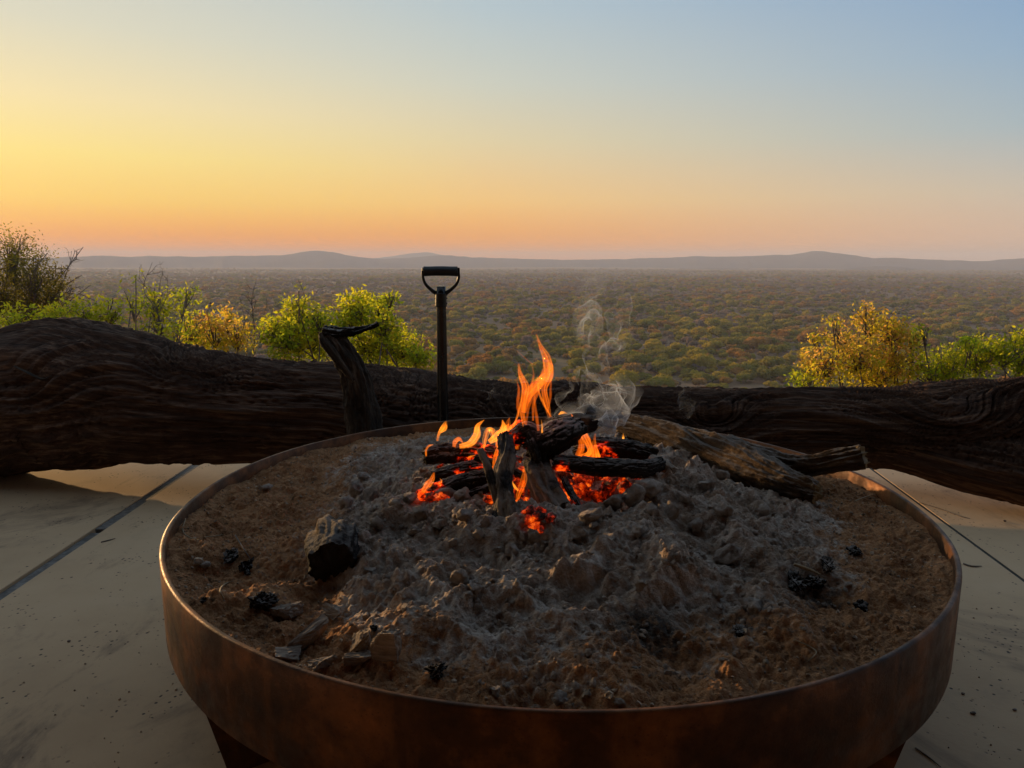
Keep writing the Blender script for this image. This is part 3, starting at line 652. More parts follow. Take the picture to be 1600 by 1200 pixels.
# ---- dead forked branch standing between the pit and the log
def stump():
    y = 2.45; base = at(572, 700, y); root = empty('dead_branch', (base.x, y, 0)); tag(root, 'crooked dead branch standing upright against the big log', 'branch')
    f = bark(.022, (7, 1.7), True, 4, .012)
    mb = MB(); gz = Vector((at(574, 760, y).x, y, -.0))
    path = [gz, at(570, 690, y), at(564, 640, y), at(556, 600, y - .01), at(545, 568, y - .02), at(529, 540, y - .03), at(515, 522, y - .03)]
    sweep(mb, path, [.070, .062, .052, .046, .042, .037, .030], 190, 90, f, capbulge=.1, capn=.8, seed=4, twist=1.5)
    me = mb.mesh('stem'); origin_to(me, root.location); link('stem', me, M['stump'], root)
    mb = MB(); path = [at(552, 595, y - .055), at(536, 572, y - .06), at(520, 550, y - .06), at(509, 535, y - .05), at(504, 522, y - .04)]
    sweep(mb, path, [.014, .022, .026, .027, .02], 60, 36, bark(.008, (14, 1.5), True, 9, .004), capn=.9, capbulge=.1, aspect=.7); me = mb.mesh('slab'); origin_to(me, root.location); link('split_side', me, M['stump'], root)
    mb = MB(); path = [at(507, 516, y - .03), at(520, 519, y - .03), at(540, 519, y - .02), at(560, 516, y - .01), at(578, 511, y), at(591, 506, y)]
    sweep(mb, path, [.024, .030, .025, .019, .011, .005], 90, 44, bark(.017, (11, 1.3), True, 12, .010), aspect=.6, capn=.9); me = mb.mesh('shard'); origin_to(me, root.location); link('broken_tip', me, M['charcoal'], root)
stump()

# ---- shovel
def shovel():
    y = 2.47; foot = Vector((at(693, 700, y).x, y, 0)); root = empty('shovel', foot); tag(root, 'black shovel with D-shaped grip standing upright behind the fire pit rim', 'shovel')
    def sub(name, mb, mat, par=root):
        me = mb.mesh(name); origin_to(me, foot); o = link(name, me, M[mat], par); return o
    top = at(689, 447, y); bot = Vector((at(693, 720, y).x, y + .01, .20))
    ax = (top - bot).normalized()
    mb = MB(); sweep(mb, [bot, (bot + top) / 2, top], [.0205, .0185, .0165], 20, 32, capbulge=.05); shaft = sub('shaft', mb, 'shaft')
    mb = MB(); sweep(mb, [at(689, 479, y), at(689, 470, y), at(689, 458, y)], [.0205, .0200, .0195], 16, 32, capbulge=.02); fer = sub('ferrule', mb, 'black_metal')
    for dx, yy in ((-1, 466), (-1, 474), (1, 466), (1, 474)):
        mb = MB(); p = at(689, yy, y) + Vector((dx * .0195, -.002, 0)); V, F = ICO[2]; mb.add(V * .0034 + p, None, F); sub('rivet', mb, 'black_metal', fer)
    gl_, gr_ = at(660.5, 424, y), at(716.5, 424, y); gl_.z = gr_.z = (gl_.z + gr_.z) / 2 + .0
    for s, g in ((-1, gl_), (1, gr_)):
        mb = MB(); p = [at(689 + s * 4, 466, y), at(689 + s * 7, 459, y), at(689 + s * 15, 453, y), at(689 + s * 24, 444, y), at(689 + s * 27.8, 434, y), Vector((g.x, y, g.z)), at(689 + s * 27.6, 418.5, y)]
        sweep(mb, p, [.0085, .0075, .0062, .0052, .0048, .0046, .004], 50, 16, aspect=1.0); sub('fork_arm', mb, 'black_metal')
    mb = MB()
    def gd(U, TH, X, RR): return -.0012 * np.exp(-(((U - U.max() / 2) / (U.max() * .42)) ** 8)) + .0005 * np.cos(TH * 14)
    sweep(mb, [gl_ + Vector((.004, 0, 0)), (gl_ + gr_) / 2 + Vector((0, 0, .0012)), gr_ - Vector((.004, 0, 0))], [.0168, .0176, .0168], 40, 40, gd, capbulge=.08); sub('grip', mb, 'black_plastic')
    # blade resting on the deck
    n = 18; V = []; 
    for k in range(n):
        t = k / (n - 1); z = .30 * (1 - t); w = .075 * (1 - max(0, (t - .55) / .45) ** 2 * .85)
        for q in np.linspace(-1, 1, 11): V.append((foot.x + w * q, y + .012 + .022 * (1 - q * q) - .01 * t, z))
    V = np.array(V); i, j = np.meshgrid(np.arange(n - 1), np.arange(10), indexing='ij'); Q = np.stack([i * 11 + j, i * 11 + j + 1, (i + 1) * 11 + j + 1, (i + 1) * 11 + j], -1).reshape(-1, 4)
    nb = len(V); rim_ = [k for k in range(11)] + [k * 11 + 10 for k in range(1, n)] + [(n - 1) * 11 + k for k in range(9, -1, -1)] + [k * 11 for k in range(n - 2, 0, -1)]
    E2 = [(rim_[k], rim_[(k + 1) % len(rim_)], rim_[(k + 1) % len(rim_)] + nb, rim_[k] + nb) for k in range(len(rim_))]
    mb = MB(); mb.add(np.concatenate([V, V - (0, .003, 0)]), np.concatenate([Q, Q[:, ::-1] + nb, np.array(E2)])); sub('blade', mb, 'black_metal')
shovel()

# ================================================================== FIREWOOD AND EMBERS
FC = Vector((PC.x + FIRE[0], PC.y + FIRE[1], RIM + .06))
def glowf(g=1.0, s=.12, c=None):
    c = np.array(c or FC)
    return lambda V: g * np.exp(-(((V - c) ** 2 * np.array([.7, 1, 1])).sum(1)) / (2 * s * s))
def burnf(pts):
    def f(V):
        b = np.zeros(len(V))
        for p, s in pts: b = np.maximum(b, np.exp(-((V - np.array(p)) ** 2).sum(1) / (2 * s * s)))
        return b
    return f
def wood(name, label, path, rad, mat, nu=90, nv=48, bk=None, glow=0.0, gs=.12, gc=None, burn=None, capn=.7, aspect=1.0, cat='firewood', group=None, bulge=.05, seed=1, twist=0.0):
    if mat in ('char', 'charcoal'): bk = cracked(bk, .0019, 52, 10, seed + len(label)); nu = int(nu * 1.7); nv = int(nv * 1.8)
    mb = MB(); ex = dict(glow=glowf(glow, gs, gc)); ex['burn'] = burnf(burn) if burn else (lambda V: np.zeros(len(V)))
    sweep(mb, path, rad, nu, nv, bk, capn=capn, aspect=aspect, capbulge=bulge, extra=ex, seed=seed, twist=twist)
    me = mb.mesh(name); p = Vector(path[0]); origin_to(me, p); return tag(link(name, me, M[mat], None, p), label, cat, group)
wood('burning_log', 'charred log with flames licking along its top, left of the black block', [at(664, 712, 1.56), at(700, 708, 1.57), at(745, 706, 1.56), at(800, 716, 1.53)], [.018, .022, .022, .020], 'char', bk=bark(.008, (10, 1.6), True, 3, .004), glow=1.1, gs=.09, gc=at(770, 725, 1.53))
wood('burning_log', 'thin burnt stick with a glowing tip, pointing out of the left of the fire', [at(655, 775, 1.40), at(690, 764, 1.415), at(730, 752, 1.43), at(790, 738, 1.45)], [.010, .015, .018, .016], 'char', bk=bark(.006, (12, 1.6), True, 5, .003), glow=1.15, gs=.05, gc=at(665, 775, 1.40))
wood('burning_log', 'dark charred stick lying between the two left logs', [at(676, 745, 1.47), at(710, 737, 1.48), at(750, 731, 1.49), at(800, 735, 1.50)], [.011, .016, .018, .016], 'char', bk=bark(.007, (10, 1.5), True, 7, .004), glow=1.15, gs=.08, gc=at(770, 742, 1.48))
wood('burning_log', 'upright bark-covered branch with scorched black top, propped at the front of the fire', [at(797, 840, 1.245), at(796, 815, 1.265), at(790, 780, 1.30), at(786, 745, 1.335), at(790, 712, 1.37), at(788, 680, 1.41)], [.018, .0215, .0165, .0155, .0145, .013], 'barkstick', 170, 80, bark(.011, (12, 1.9), True, 9, .009), glow=.0, burn=[(at(788, 690, 1.40), .035), (at(796, 752, 1.32), .022), (at(805, 835, 1.235), .012)], twist=4, seed=9)
wood('burning_log', 'thin forked split stick leaning on the upright bark-covered branch', [at(778, 790, 1.29), at(770, 760, 1.31), at(762, 730, 1.33), at(750, 702, 1.35)], [.007, .0085, .0085, .007], 'barkstick', 60, 28, bark(.003, (20, 1.4), True, 12), aspect=.6, burn=[(at(770, 745, 1.32), .015)])
wood('burning_log', 'black crooked stub beside the foot of the upright branch', [at(770, 858, 1.215), at(766, 838, 1.235), at(775, 812, 1.265), at(781, 780, 1.29)], [.008, .013, .009, .005], 'barkstick', 60, 30, bark(.005, (18, 1.3), True, 13, .003), burn=[(at(778, 815, 1.26), .022)])
wood('burning_log', 'thick bark log leaning into the middle of the embers', [at(872, 806, 1.32), at(858, 778, 1.36), at(845, 748, 1.40), at(836, 722, 1.44)], [.032, .031, .027, .022], 'barkstick', 130, 84, bark(.013, (10, 2.0), True, 15, .010), glow=.75, gs=.03, gc=at(832, 740, 1.42), burn=[(at(838, 722, 1.44), .035), (at(868, 760, 1.36), .018)], seed=15)
wood('burning_log', 'big black charcoal block on top of the fire', [at(826, 700, 1.46), at(850, 694, 1.46), at(876, 680, 1.47), at(900, 668, 1.50)], [.035, .042, .040, .030], 'charcoal', 100, 60, bark(.009, (12, 1.5), True, 17, .010), capn=.9, seed=17, aspect=.85)
wood('burning_log', 'flat black charcoal piece sloping down left of the big block', [at(800, 684, 1.45), at(826, 676, 1.46), at(838, 704, 1.43), at(842, 724, 1.42)], [.016, .020, .020, .015], 'char', 70, 44, bark(.006, (14, 1.5), True, 19, .005), glow=1.1, gs=.035, gc=at(806, 690, 1.44))
wood('burning_log', 'brown log end lying across the back of the fire under the smoke', [at(868, 668, 1.62), at(895, 663, 1.62), at(928, 662, 1.64)], [.022, .024, .018], 'weathered', 70, 44, bark(.006, (12, 1.5), True, 21, .004), burn=[(at(870, 668, 1.62), .04), (at(925, 662, 1.63), .02)])
wood('burning_log', 'long black beam with cracked face lying across the right of the fire', [at(866, 722, 1.42), at(910, 727, 1.415), at(960, 730, 1.42), at(1005, 731, 1.44), at(1034, 722, 1.47)], [.017, .021, .022, .020, .012], 'char', 120, 52, bark(.006, (9, 1.6), True, 23, .003), glow=1.0, gs=.045, gc=at(880, 738, 1.41), aspect=.8)
wood('burning_log', 'dark burnt log with glowing underside behind the long black beam', [at(900, 700, 1.55), at(945, 700, 1.55), at(985, 703, 1.55), at(1024, 712, 1.55)], [.022, .024, .023, .016], 'char', 110, 52, bark(.007, (9, 1.6), True, 25, .004), glow=1.2, gs=.05, gc=at(940, 718, 1.51))
wood('burning_log', 'short grey ash-coated log stub beside the end of the black beam', [at(1018, 718, 1.52), at(1034, 724, 1.50), at(1052, 736, 1.47)], [.012, .015, .009], 'ashwood', 50, 30, bark(.005, (14, 1.3), True, 27, .004))
wood('burning_log', 'glowing split log standing at the back of the flames', [at(800, 700, 1.50), at(806, 678, 1.50), at(815, 660, 1.51)], [.016, .018, .012], 'char', 50, 36, bark(.006, (14, 1.4), True, 29, .004), glow=1.4, gs=.04, gc=at(806, 672, 1.49))
for k, (lab, p_, r_) in enumerate([('thin charred stick lying along the lower left of the embers', [at(700, 790, 1.37), at(735, 772, 1.39), at(772, 760, 1.41)], [.006, .008, .007]), ('thin black twig crossing behind the upright bark-covered branch', [at(742, 715, 1.46), at(785, 728, 1.45), at(826, 748, 1.42)], [.006, .008, .006]), ('thin ash-grey stick poking from the right of the black beam', [at(985, 742, 1.42), at(1015, 738, 1.45), at(1046, 724, 1.50)], [.006, .008, .006]), ('narrow charred splinter leaning over the embers right of the thick bark log', [at(905, 792, 1.33), at(890, 765, 1.37), at(878, 742, 1.41)], [.005, .007, .006])]):
    wood('burning_log', lab, p_, r_, 'char', 50, 22, bark(.004, (16, 1.4), True, 60 + k, .003), glow=.9, gs=.04)
# weathered forked log on the sand
def forked():
    root = empty('weathered_log', onbed(1150, 735)); tag(root, 'weathered brown forked log lying on the sand across the right rim', 'log')
    bn = [(at(1225, 760, 1.56), .035), (at(980, 668, 2.1), .03)]
    a = [Vector((at(978, 668, 2.10).x, 2.10, RIM + .03)), at(1050, 684, 1.93), at(1120, 710, 1.76), at(1185, 738, 1.63), at(1235, 758, 1.545), at(1276, 770, 1.50)]
    for p in a[1:]: p.z = max(p.z, bedz(p.x, p.y) + .012)
    mb = MB(); ex = dict(burn=burnf(bn), glow=lambda V: np.zeros(len(V)))
    sweep(mb, a, [.034, .044, .046, .043, .034, .020], 300, 110, bark(.017, (6, 2.0), True, 31, .012), capn=1.0, capbulge=.2, extra=ex, seed=31, twist=.8)
    me = mb.mesh('wlog'); origin_to(me, root.location); link('trunk', me, M['weathered'], root)
    mb = MB(); b = [at(1130, 700, 1.80), at(1180, 715, 1.74), at(1225, 728, 1.69), at(1268, 728, 1.65), at(1310, 718, 1.62), at(1346, 712, 1.605)]
    sweep(mb, b, [.034, .036, .031, .025, .023, .026], 220, 90, bark(.015, (7, 1.8), True, 33, .012), capn=1.0, capbulge=.15, extra=ex, seed=33)
    me = mb.mesh('wlimb'); origin_to(me, root.location); link('limb', me, M['weathered'], root)
forked()
# half-burnt log end in the ash
p0 = onbed(515, 905)
wood('charcoal_log', 'short thick log with black burnt end half sunk in the ash', [p0 + Vector((.004, -.002, .026)), p0 + Vector((.0, .045, .034)), p0 + Vector((-.012, .10, .034)), p0 + Vector((-.022, .16, .020))], [.042, .046, .044, .030], 'weathered', 130, 90, bark(.016, (12, 1.7), True, 41, .014), burn=[(p0 + Vector((.01, -.01, .03)), .075), (p0 + Vector((.04, .06, .05)), .035)], capn=.5, seed=41, cat='burnt log')
# chunks
def chunk(name, label, px, py, w, seed, mat, stretch=(1, .8, .7), cat='chunk', group=None, rz=None, sink=.3, sub=3, cuts=6, tilt=0.0):
    p = onbed(px, py + w * .25); t = (p - Vector((0, 0, CAMZ))).length; s = w / FPX * t * .55
    if mat == 'ashwood': V, F = hull(seed, s, stretch, 6 if w > 20 else 3, .14, .08)
    elif mat == 'charcoal': V, F = rock(seed, s * 1.1, 4 if w > 20 else 3, .35, 9, stretch, .22, .35)
    else: V, F = rock(seed, s, sub, .2, cuts + 2, stretch, .30)
    rs = np.random.RandomState(seed)
    a = rs.rand() * 6.28 if rz is None else rz; ca, sa = math.cos(a), math.sin(a)
    g = V / s
    ct, st_ = math.cos(tilt), math.sin(tilt); V = np.stack([V[:, 0] * ct - V[:, 2] * st_, V[:, 1], V[:, 0] * st_ + V[:, 2] * ct], 1)
    V = V @ np.array([[ca, -sa, 0], [sa, ca, 0], [0, 0, 1]]).T
    p.z += s * stretch[2] * (1 - sink)
    me = mesh_np(name, V, None, F, dict(grain=g * .04, cut=np.zeros(len(V)), glow=np.zeros(len(V)), burn=np.zeros(len(V))), mat == 'lump' or mat == 'ember')
    return tag(link(name, me, M[mat], None, p), label, cat, group)
chunk('wood_chunk', 'long tan split of half-burnt wood leaning near the left rim', 478, 992, 72, 3, 'ashwood', (1.25, .5, .5), 'wood chunk', rz=.35, tilt=.45, sub=4)
chunk('wood_chunk', 'rounded tan chunk leaning against the grooved grey one', 568, 1000, 52, 5, 'ashwood', (.9, .7, .8), 'wood chunk', sub=4)
chunk('wood_chunk', 'upright grooved grey-brown chunk of burnt wood near the front rim', 604, 1012, 56, 8, 'ashwood', (.9, .55, .95), 'wood chunk', rz=-.2, sub=4)
chunk('wood_chunk', 'small wedge of tan wood under the rounded tan chunk', 562, 1026, 44, 9, 'ashwood', (1.1, .6, .45), 'wood chunk')
chunk('wood_chunk', 'pale square-cut chunk lying just inside the left front rim', 502, 1032, 42, 12, 'ashwood', (1.1, .7, .6), 'wood chunk', tilt=-.5)
chunk('wood_chunk', 'flat tan chunk touching the rim below the long split', 446, 1020, 40, 14, 'ashwood', (1.2, .7, .4), 'wood chunk')
chunk('wood_chunk', 'grey block of ashen wood beside a black charcoal lump', 447, 950, 44, 16, 'ashwood', (1.2, .7, .6), 'wood chunk', rz=.1)
chunk('wood_chunk', 'curled pale shard of ashen bark lying in a hollow', 520, 955, 36, 18, 'ashwood', (1.2, .6, .55), 'wood chunk', rz=-.5)
for k, (px, py, w, lab) in enumerate([(362, 868, 26, 'black charcoal lump in the sand with a twig across it'), (386, 886, 34, 'larger black charcoal lump below the twig in the sand'), (412, 940, 34, 'black charcoal lump beside the grey block of ashen wood'), (685, 1046, 28, 'shiny black charcoal bit near the front rim'), (585, 982, 14, 'tiny black charcoal bit behind the grooved chunk'), (1292, 882, 28, 'pointed black charcoal lump on the right of the ash heap'), (1337, 860, 24, 'wedge of black charcoal out in the right sand'), (1270, 912, 26, 'round black charcoal lump under the pale stick'), (1240, 905, 34, 'dark burnt splinter in the hollow left of the pale stick'), (395, 825 + 118, 14, 'small dark charcoal grain near the left rim'), (318, 938, 12, 'small dark pebble of charcoal by the left rim'), (1155, 985, 22, 'sooty lump in the dark hollow on the right'), (1345, 945, 20, 'low black charcoal flake in the right sand')]):
    chunk('charcoal_lump', lab, px, py, w, 60 + k, 'charcoal', (1, .8, .75), 'charcoal', 'charcoal lumps in the fire pit', sink=.55)
for k, (px, py, w, lab) in enumerate([(310, 878, 14, 'orange-brown pebble near the left rim'), (320, 884, 15, 'grey pebble beside the orange-brown one'), (874, 1092, 24, 'grey pebble touching the front rim'), (915, 1085, 15, 'tan pebble near the front rim'), (952, 1088, 15, 'round brown pebble near the front rim'), (775, 1080, 20, 'grey ridged pebble near the front rim'), (415, 763, 18, 'white crumb of ash on the left sand'), (968, 1100, 16, 'flat pale pebble at the front rim'), (1180, 952, 22, 'smooth oval pale pebble on the right ash slope'), (1163, 988, 12, 'small yellowish pebble on the right ash slope')]):
    chunk('pebble', lab, px, py, w, 90 + k, 'lump' if 'white' in lab or 'grey' in lab or 'pale' in lab else 'pebble', (1, .85, .7), 'pebble', 'pebbles in the fire pit', sink=.2, sub=2 if w < 16 else 3, cuts=3)
rs = np.random.RandomState(77)
spots = [(700, 772, 40), (728, 806, 30), (660, 802, 34), (640, 775, 26), (603, 762, 30), (580, 782, 36), (622, 806, 30), (690, 818, 26), (760, 815, 26), (902, 832, 34), (832, 836, 28), (1012, 762, 48), (1042, 742, 32), (955, 792, 44), (925, 806, 40), (990, 780, 40), (1135, 872, 40), (1172, 940, 30), (1105, 760, 26), (1130, 745, 24), (560, 768, 28), (542, 790, 24), (680, 762, 24), (725, 775, 28), (650, 832, 24), (800, 860, 24), (850, 850, 22), (1000, 830, 30), (1050, 800, 30), (1090, 820, 28), (1130, 800, 26), (1070, 775, 26), (1195, 800, 24), (1020, 800, 24), (750, 840, 20), (590, 820, 24), (720, 905, 30), (745, 920, 26), (1210, 850, 22), (1120, 925, 22), (1000, 915, 22)]
for k in range(45):
    spots.append((rs.uniform(560, 1230), rs.uniform(730, 960), rs.uniform(8, 20)))
LUMP = {0: 'largest pale ash lump, just below the thin burnt stick with the glowing tip', 9: 'pale ash lump in front of the thick bark log in the embers', 11: 'rounded ash lump under the far end of the long black beam', 12: 'ash lump beside the short ash-coated log stub', 13: 'grey ash lump in front of the embers under the black beam', 16: 'lone ash lump on the slope facing the pale stick', 36: 'ridged ash lump low on the slope in front of the upright branch', 20: 'ash lump at the back of the heap behind the charcoal log end', 38: 'ash lump low on the heap near the forked weathered log'}
for k, (px, py, w) in enumerate(spots):
    chunk('ash_lump', LUMP.get(k, 'pale grey crumbly lump of ash on the ash heap' if w >= 20 else 'small grey crumb-like lump of ash on the ash heap'), px, py, w, 200 + k, 'lump', (1, rs.uniform(.7, 1), rs.uniform(.55, .95)), 'ash lump', 'ash lumps on the ash heap', sink=.35, cuts=7, sub=3)
for k, (px, py, w) in enumerate([(900, 772, 34), (860, 812, 22), (838, 770, 26), (915, 752, 40), (955, 755, 36), (980, 762, 34), (935, 775, 30), (820, 790, 26), (828, 810, 24), (845, 800, 20), (880, 745, 34), (790, 770, 24), (815, 745, 34), (770, 765, 26), (750, 772, 24), (728, 768, 22), (1000, 752, 24), (870, 785, 22), (838, 752, 26), (805, 720, 30), (905, 738, 26), (940, 742, 24), (845, 828, 14), (810, 770, 22), (895, 790, 20), (700, 748, 24), (725, 742, 22), (970, 740, 26), (990, 720, 22), (920, 716, 26), (955, 714, 24), (688, 782, 24), (672, 778, 20), (712, 760, 24), (735, 756, 26), (755, 748, 28), (742, 776, 22), (765, 782, 22), (835, 818, 20), (842, 808, 22), (826, 800, 24), (832, 785, 26), (912, 768, 30), (948, 768, 30), (968, 750, 30), (888, 760, 26), (690, 735, 22), (715, 728, 24), (770, 735, 26), (790, 745, 26), (812, 760, 24)]):
    chunk('ember', 'glowing red ember under the burning logs', px, py, w, 400 + k, 'ember', (1, .8, .75), 'ember', 'glowing embers under the logs', sink=.2, cuts=6, sub=3)

# ---- twigs and straws
def twig(label, pts, r, mat='twig', lift=.003, floor=False, cat='twig'):
    P = []
    for px, py in pts:
        p = onz(px, py, 0) if floor else onbed(px, py); p.z += lift; P.append(p)
    mb = MB(); sweep(mb, P, [r] * (len(P) - 1) + [r * .5], 10 * len(P), 6, None)
    me = mb.mesh('twig'); origin_to(me, P[0]); return tag(link('twig', me, M[mat], None, P[0]), label, cat, 'dry twigs and straws')
twig('thin curved straw by the left rim', [(290, 812), (286, 832), (298, 842), (312, 846)], .0012)
twig('dark thin twig lying across a charcoal lump', [(368, 842), (380, 862), (392, 880)], .0014, 'bark_grey', .008)
twig('thin pale twig on the left sand', [(320, 842), (345, 838), (366, 832)], .0012)
twig('bent orange straw near the left rim', [(350, 938), (344, 925), (352, 915), (366, 910)], .0014)
twig('short pale stick on the right of the ash heap', [(1240, 892), (1262, 902), (1281, 908)], .0028, 'twig', .012)
twig('long fine straw arching over the right sand', [(1335, 788), (1360, 779), (1390, 775)], .001, 'twig', .008)
twig('fine straw on the right front sand', [(1240, 1002), (1268, 1015), (1275, 1024), (1262, 1036)], .001)
twig('thin dark twig on the concrete right of the pit', [(1436, 786), (1470, 796), (1500, 807), (1516, 811)], .0016, 'bark_grey', .002, True)
twig('short brown curled twig on the concrete by the right rim', [(1505, 882), (1518, 886), (1534, 886)], .0024, 'bark_grey', .003, True)
twig('dark thin stem on the concrete under the right rim', [(1430, 1170), (1450, 1184), (1470, 1200)], .0016, 'bark_grey', .002, True)
twig('small dark twig on the concrete left of the pit', [(158, 848), (170, 845), (180, 842)], .002, 'bark_grey', .002, True)
def floorbits():
    V0, F0 = ICO[1]
    for k, (px, py, w, lab) in enumerate([(1520, 1116, 8, 'dark red seed on the concrete right of the pit'), (1570, 815, 4, 'black speck of charcoal on the right concrete'), (1505, 1085, 6, 'dark grit crumb on the right concrete'), (108, 1003, 5, 'dark seed on the left concrete'), (1585, 1110, 6, 'dark seed at the right of the concrete')]):
        p = onz(px, py, 0); s = w / FPX * p.length * .5; V, F = rock(500 + k, s, 2, .2, 3, (1, .8, .6)); p.z = s * .5
        tag(link('seed', mesh_np('seed', V, None, F), M['bark_grey'], None, p), lab, 'seed', 'seeds and grit on the concrete')
    rs = np.random.RandomState(8); n = 900; a = rs.rand(n) * 6.28; r = PR + .02 + np.abs(rs.normal(0, .28, n)); sz = .0008 + .0022 * rs.rand(n) ** 3
    V = np.einsum('nij,kj->nki', rotn(rs, n), V0) * sz[:, None, None] * rs.uniform(.6, 1.2, (n, 1, 3)) + np.stack([PC.x + r * np.cos(a), PC.y + r * np.sin(a), sz * .5], -1)[:, None]
    tag(link('sand_grit', mesh_np('sand_grit', V.reshape(-1, 3), None, (F0[None] + np.arange(n)[:, None, None] * len(V0)).reshape(-1, 3)), M['pebble']), 'fine sand grit spilled on the concrete around the fire pit', 'grit', kind='stuff')
    # dead leaf by the leg and a pale brick under the pit
    p = onz(305, 1102, 0); V = []; 
    n = 9
    for k in range(n):
        t = k / (n - 1); w = .013 * math.sin(math.pi * min(.97, t * .95 + .03)); 
        for q in (-1, -.4, .4, 1): V.append((w * q + .006 * math.sin(t * 5), .02 * math.sin(t * 2.2), .006 + .045 * t + .006 * q * q))
    V = np.array(V); Q = [(i * 4 + j, i * 4 + j + 1, i * 4 + j + 5, i * 4 + j + 4) for i in range(n - 1) for j in range(3)]; Q = np.array(Q); V2 = np.concatenate([V, V + (0, .0012, 0)])
    tag(link('dead_leaf', mesh_np('dead_leaf', V2, np.concatenate([Q, Q[:, ::-1] + len(V)])), M['twig'], None, p), 'curled dead leaf on the concrete beside the pit leg', 'leaf')
    p = onz(490, 1192, 0); mb = MB(); box(mb, -.055, .055, -.03, .03, 0, .05, .004); o = link('brick', mb.mesh('brick', False), M['concrete'], None, p); o.rotation_euler.z = -.55
    tag(o, 'pale brick on the concrete under the fire pit', 'brick')
floorbits()

